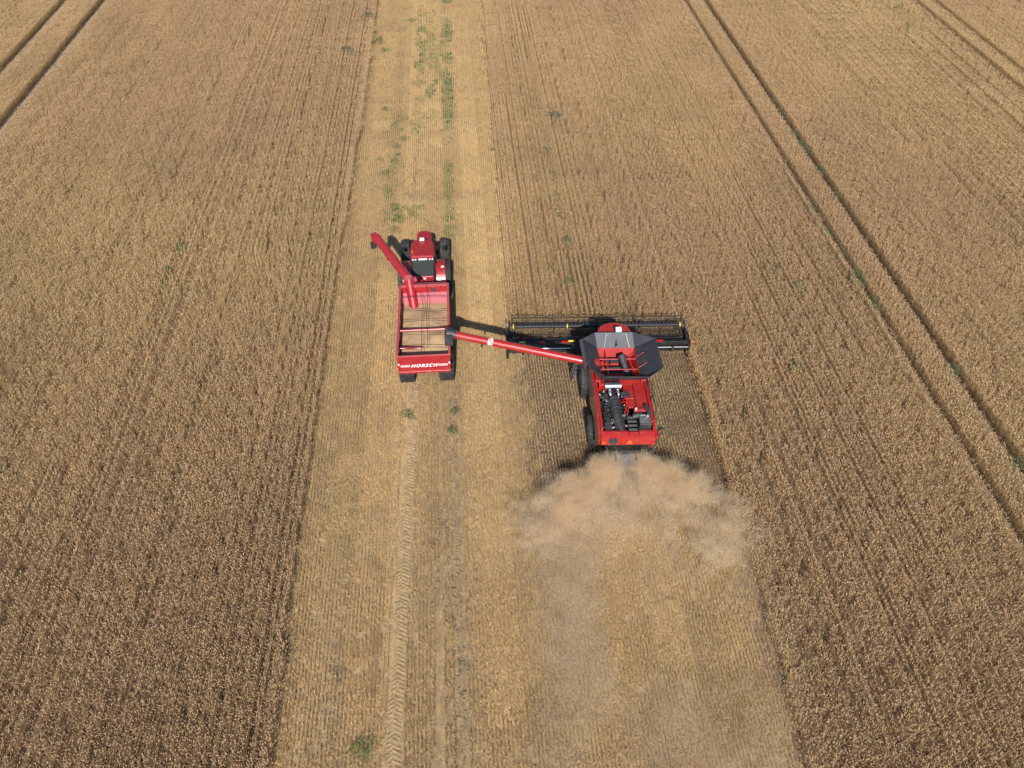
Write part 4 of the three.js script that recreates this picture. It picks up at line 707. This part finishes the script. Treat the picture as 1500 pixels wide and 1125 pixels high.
// ---------------------------------------------------------------- tractor
{
  const c = thing('tractor', 'red tractor with black tyres pulling the grain cart', 'tractor', [TRACTOR.x, 0, TRACTOR.z], TRACTOR.turn);
  for (const s of [-1, 1]) { wheel(c, [s * 1.3, 1.0, 0], 1.02, 0.7, 0.5, s, M.rim); wheel(c, [s * 1.28, 0.8, -3.05], 0.82, 0.62, 0.38, s, M.rim); }
  part('axle', [rod([-1.1, 1, 0], [1.1, 1, 0], 0.16), rod([-1.1, 0.8, -3.05], [1.1, 0.8, -3.05], 0.12), box(-0.3, 0.3, 0.6, 1.3, -3.5, 0.6, 0.05)], M.black, c);
  const hoodOutline = []; for (let k = 0; k <= 10; k++) { const a = Math.PI * k / 10; hoodOutline.push([-Math.cos(a) * 0.46, -3.3 - Math.sin(a) * 0.36]); }
  const hood = part('hood', [profileY([[-0.5, -0.9], ...hoodOutline, [0.5, -0.9]], 1.25, 2.12, 0.09)], M.tractorRed, c);
  part('hood_vent', [box(-0.26, -0.06, 2.115, 2.13, -2.3, -2.1, 0.004), box(0.06, 0.26, 2.115, 2.13, -2.3, -2.1, 0.004)], M.black, hood);
  part('grille', box(-0.3, 0.3, 1.3, 1.9, -3.68, -3.64, 0.01), M.black, hood);
  part('front_weight', [box(-0.4, 0.4, 0.7, 1.15, -4.1, -3.6, 0.06)], M.plastic, c);
  part('exhaust_stack', [rod([0.66, 1.6, -1.25], [0.66, 3.0, -1.25], 0.085, 0.07, 14), rod([0.66, 2.95, -1.25], [0.72, 3.15, -1.3], 0.06)], M.black, c);
  part('intake_stack', [rod([-0.66, 1.6, -1.2], [-0.66, 2.5, -1.2], 0.05)], M.black, c);
  const cab = grp('cab', c);
  const roof = part('roof', profileY([[-0.66, 0.8], [-0.74, 0.5], [-0.7, -0.6], [-0.52, -0.98], [0.52, -0.98], [0.7, -0.6], [0.74, 0.5], [0.66, 0.8]], 2.95, 3.26, 0.09), M.tractorRed, cab);
  part('roof_groove', [box(-0.3, -0.27, 3.255, 3.268, -0.6, 0.6, 0.004), box(0.27, 0.3, 3.255, 3.268, -0.6, 0.6, 0.004)], M.red, roof);
  part('satellite_receiver', [rbox(0.3, 0.14, 0.26, [-0.02, 3.36, -0.82], [0, 0, 0], 0.05)], M.white, roof);
  part('beacon', rod([-0.6, 3.26, 0.4], [-0.6, 3.42, 0.4], 0.05, 0.04), M.orange, roof);
  for (const x of [-0.58, -0.42, 0.44, 0.6]) part('work_lamp', rbox(0.1, 0.08, 0.06, [x, 3.02, 0.83], [0, 0, 0], 0.015), M.lampWhite, roof);
  part('number_plate', rbox(0.5, 0.1, 0.03, [0.02, 3.05, 0.84], [-0.3, 0, 0], 0.004), M.white, roof);
  part('rear_window', slab([[-0.66, 2.94, 0.72], [0.66, 2.94, 0.72], [0.6, 1.85, 0.9], [-0.6, 1.85, 0.9]], 0.012), M.glass, cab);
  part('windscreen', slab([[-0.66, 2.94, -0.9], [0.66, 2.94, -0.9], [0.55, 1.7, -1.0], [-0.55, 1.7, -1.0]], 0.012), M.glass, cab);
  parts('side_window', [slab([[-0.7, 2.94, -0.88], [-0.7, 2.94, 0.7], [-0.78, 1.8, 0.88], [-0.78, 1.8, -0.95]], 0.012), slab([[0.7, 2.94, -0.88], [0.7, 2.94, 0.7], [0.78, 1.8, 0.88], [0.78, 1.8, -0.95]], 0.012)], M.glass, cab);
  part('cab_frame', [...[-1, 1].flatMap(s => [rod([s * 0.69, 2.96, 0.72], [s * 0.68, 1.8, 0.92], 0.035), rod([s * 0.69, 2.96, -0.9], [s * 0.68, 1.6, -1.0], 0.035), rod([s * 0.72, 2.96, 0.1], [s * 0.8, 1.6, 0.1], 0.03)]), box(-0.76, 0.76, 1.2, 1.8, -1.0, 0.9, 0.03)], M.black, cab);
  part('seat', [box(-0.26, 0.26, 1.85, 2.1, -0.2, 0.3, 0.05), box(-0.26, 0.26, 2.1, 2.7, 0.22, 0.36, 0.05)], M.seat, cab);
  part('steering_wheel', new THREE.TorusGeometry(0.19, 0.018, 6, 20).rotateX(-1.0).translate(0, 2.3, -0.55), M.black, cab);
  for (const s of [-1, 1]) {
    const pts = []; for (let k = 0; k <= 12; k++) { const a = -0.55 + 1.75 * k / 12; pts.push([Math.sin(a) * 1.14, 1.0 + Math.cos(a) * 1.14]); } for (let k = 12; k >= 0; k--) { const a = -0.55 + 1.75 * k / 12; pts.push([Math.sin(a) * 1.09, 1.0 + Math.cos(a) * 1.09]); }
    const f = part('fender', [profileX(pts, s < 0 ? -1.32 : 0.74, s < 0 ? -0.74 : 1.32, 0.012)], M.tractorRed, c);
    part('fender_lamp', [rbox(0.2, 0.09, 0.1, [s * 1.16, 2.14, 0.42], [0.35, 0, 0], 0.03), rbox(0.2, 0.1, 0.06, [s * 0.95, 1.6, 1.06], [0.3, 0, 0], 0.02)], M.lampWhite, f);
    part('turn_lamp', rbox(0.18, 0.07, 0.08, [s * 1.1, 1.88, 0.86], [0.6, 0, 0], 0.02), M.orange, f);
    const pf = []; for (let k = 0; k <= 8; k++) { const a = -0.8 + 1.5 * k / 8; pf.push([-3.05 + Math.sin(a) * 0.93, 0.8 + Math.cos(a) * 0.93]); } for (let k = 8; k >= 0; k--) { const a = -0.8 + 1.5 * k / 8; pf.push([-3.05 + Math.sin(a) * 0.9, 0.8 + Math.cos(a) * 0.9]); }
    part('front_fender', profileX(pf, s < 0 ? -1.42 : 1.02, s < 0 ? -1.02 : 1.42, 0.01), M.plastic, c);
    part('mirror', [rod([s * 0.72, 2.6, -0.92], [s * 1.25, 2.65, -1.1], 0.018), rbox(0.2, 0.36, 0.06, [s * 1.3, 2.5, -1.1], [0, 0, 0], 0.02)], M.black, c);
    part('step', [box(s * 0.95 - 0.18, s * 0.95 + 0.18, 0.55, 0.6, -1.3, -0.95, 0.01), box(s * 0.95 - 0.18, s * 0.95 + 0.18, 0.9, 0.95, -1.3, -0.95, 0.01)], M.black, c);
  }
  part('rear_body', [box(-0.6, 0.6, 1.2, 1.84, 0.6, 0.98, 0.06)], M.tractorRed, c);
  part('hitch', [rod([-0.45, 0.6, 0.6], [-0.45, 0.75, 1.5], 0.05), rod([0.45, 0.6, 0.6], [0.45, 0.75, 1.5], 0.05), rod([0, 1.3, 0.9], [0, 1.0, 1.4], 0.045), rod([-0.45, 0.8, 1.2], [-0.35, 1.4, 0.8], 0.03), rod([0.45, 0.8, 1.2], [0.35, 1.4, 0.8], 0.03), box(-0.12, 0.12, 0.55, 0.68, 0.4, 1.2, 0.02)], M.black, c);
  part('hydraulic_hose', [-0.3, -0.18, 0.1, 0.25].map((x, k) => curve([[x, 1.5, 0.98], [x + 0.06, 1.35 + 0.1 * k, 1.35], [x * 0.6, 1.05, 1.8], [x * 0.3, 0.95, 2.5]], 0.022, 20)), M.panel, c);
  part('coupler', [-0.3, -0.18, 0.1, 0.25].map(x => rod([x, 1.5, 0.96], [x, 1.5, 1.06], 0.035)), M.steel, c);
  part('roundel', rod([0.05, 1.72, 0.975], [0.05, 1.74, 0.995], 0.09, 0.09, 16), M.pale, c);
}
// ---------------------------------------------------------------- chaff and dust blown out behind the combine
{
  const cl = (seed, n, R, size, col) => { const r = rng(seed), s = new Soup(); for (let k = 0; k < n; k++) {
    const g = () => (r() + r() + r() - 1.5) / 1.5, p = V(g() * R, g() * R * 0.7, g() * R), a = V(r() - 0.5, r() - 0.5, r() - 0.5).normalize(), b = V(r() - 0.5, r() - 0.5, r() - 0.5).cross(a).normalize(), q = size * (0.5 + r());
    s.tri(p.clone().addScaledVector(a, -q), p.clone().addScaledVector(a, q), p.clone().addScaledVector(b, q * 1.1), tint(col, 0.8 + 0.4 * r(), r)); } return s.geometry(); };
  const mat = new THREE.MeshPhysicalMaterial({ vertexColors: true, roughness: 1, transmission: 0.5, thickness: 0, side: THREE.DoubleSide });
  const variants = [cl(1, 90, 0.34, 0.011, [0.88, 0.69, 0.42]), cl(2, 90, 0.34, 0.011, [0.88, 0.71, 0.46]), cl(3, 90, 0.5, 0.011, [0.82, 0.65, 0.43]), cl(4, 90, 0.5, 0.009, [0.86, 0.70, 0.48]), cl(5, 90, 0.8, 0.009, [0.86, 0.69, 0.46])];
  const r = rng(4242), places = [];
  const gauss = () => (r() + r() + r() + r() - 2) / 1.15;
  const put = (x, y, z, v, s = 1) => { const k = Math.cos(COMBINE.turn), q = Math.sin(COMBINE.turn), X = COMBINE.x + x * k + z * q, Z = COMBINE.z - x * q + z * k; places.push({ v, x: X, y: Math.max(0.12, y), z: Z, s }); };
  // chaff thrown by the two spreader discs: streaks fan out sideways and back and thin out as they settle
  const fan = (side, th, t) => { const ragged = 1 + 0.5 * (fbm(th * 6 + side * 9, 3, 3) - 0.5), reach = (side < 0 ? 4.9 : 5.1) * t * ragged, x = side * (0.3 + Math.sin(th) * reach); return [x, 5.55 + Math.cos(th) * reach * 1.25 + 0.24 * Math.abs(x) * t]; };
  for (let k = 0; k < 20000; k++) {
    const side = r() < 0.5 ? -1 : 1, t = Math.pow(r(), 0.8), th = lerp(0.05, 1.2, Math.pow(r(), 0.62)), [x, z] = fan(side, th, t);     // th: angle off the rear axis
    const streak = fbm(th * 13 + side * 31, t * 1.2 + 7, 3), puff = fbm(x * 1.0 + 20, z * 1.0 + 7, 4), n = 0.6 * streak + 0.4 * puff, wing = smooth(0.2, 1.0, th);
    if (r() > clamp(smooth(0.34, 0.70, n) * lerp(1.0, lerp(0.10, 0.42, wing), t))) continue;
    put(x + gauss() * 0.16, 1.1 + 0.9 * t * (1 - t) - 0.75 * t * t + gauss() * 0.28 + (puff - 0.45) * 0.8, z + gauss() * 0.2, r() < 0.6 ? Math.floor(r() * 2) : 2);
  }
  // billows rolling up along the two wings of the fan
  for (let k = 0; k < 76; k++) {
    const side = k % 2 || k > 64 ? 1 : -1, t = 0.18 + 0.86 * r(), th = lerp(0.55, 1.32, Math.pow(r(), 0.55)), [x, z] = fan(side, th, t), R = 0.22 + 0.55 * t * (0.5 + r()), top = 0.7 + 0.8 * (1 - t) + 0.7 * r();
    const N = Math.round(150 * R * R + 26 * (1 - 0.5 * t));
    for (let i = 0; i < N; i++) { const a = r() * 6.283, c = 2 * r() - 1, q = R * Math.pow(r(), 0.45) * (0.7 + 0.6 * fbm(a * 1.5 + k * 3, c * 2, 2)), s = Math.sqrt(1 - c * c); put(x + Math.cos(a) * s * q * 1.25, top * 0.75 + c * q * 0.7, z + Math.sin(a) * s * q * 1.1, r() < 0.5 ? 0 : 1, 0.75); }
  }
  // straight plume of finer dust from the chopper
  for (let k = 0; k < 420; k++) { const t = r(); put(-0.05 + gauss() * (0.28 + 0.7 * t), 1.2 - 0.3 * t + gauss() * 0.35, 6.0 + t * 4.2 + gauss() * 0.3, 3); }
  // older dust drifting over the strip, thicker along both of its edges
  for (let k = 0; k < 40000; k++) {
    const z = 6.8 + 19 * Math.pow(r(), 1.4), x = gauss() * 4.2 + 0.1, n = fbm(x * 0.33 + 3, z * 0.2 + 60, 5), ax = Math.abs(x + (fbm(z * 0.5, 9, 2) - 0.5) * 1.6), edge = smooth(2.2, 4.6, ax) * (1 - smooth(5.2, 6.8, ax));
    if (ax > 1.8 + (z - 5.5) * 1.3 || r() > smooth(0.36, 0.78, n + 0.10 * edge) * lerp(0.4, 1.35, edge) * lerp(1.3, 0.65, smooth(7, 22, z)) * (1 - smooth(5.4, 6.8, ax))) continue;
    put(x, 0.25 + 0.7 * r() * n + 0.5 * edge * r(), z, 3 + (r() < 0.6 ? 1 : 0));
  }
  const o = new THREE.Group(); o.name = 'chaff_dust_cloud'; stuffTag(o, 'pale cloud of chaff and dust blowing out behind the combine', 'dust cloud'); scene.add(o);
  const m4 = new THREE.Matrix4(), q4 = new THREE.Quaternion(), e = new THREE.Euler();
  variants.forEach((g, v) => { const list = places.filter(p => p.v === v); if (!list.length) return; const im = new THREE.InstancedMesh(g, mat, list.length); im.name = 'chaff_flecks'; im.userData.kind = 'stuff'; im.castShadow = im.receiveShadow = true;
    list.forEach((p, i) => { m4.compose(V(p.x, p.y, p.z), q4.setFromEuler(e.set(0, r() * 6.28, 0)), V(p.s, p.s, p.s)); im.setMatrixAt(i, m4); }); o.add(im); });
  console.log('chaff clumps', places.length);
}

renderer.render(scene, camera);
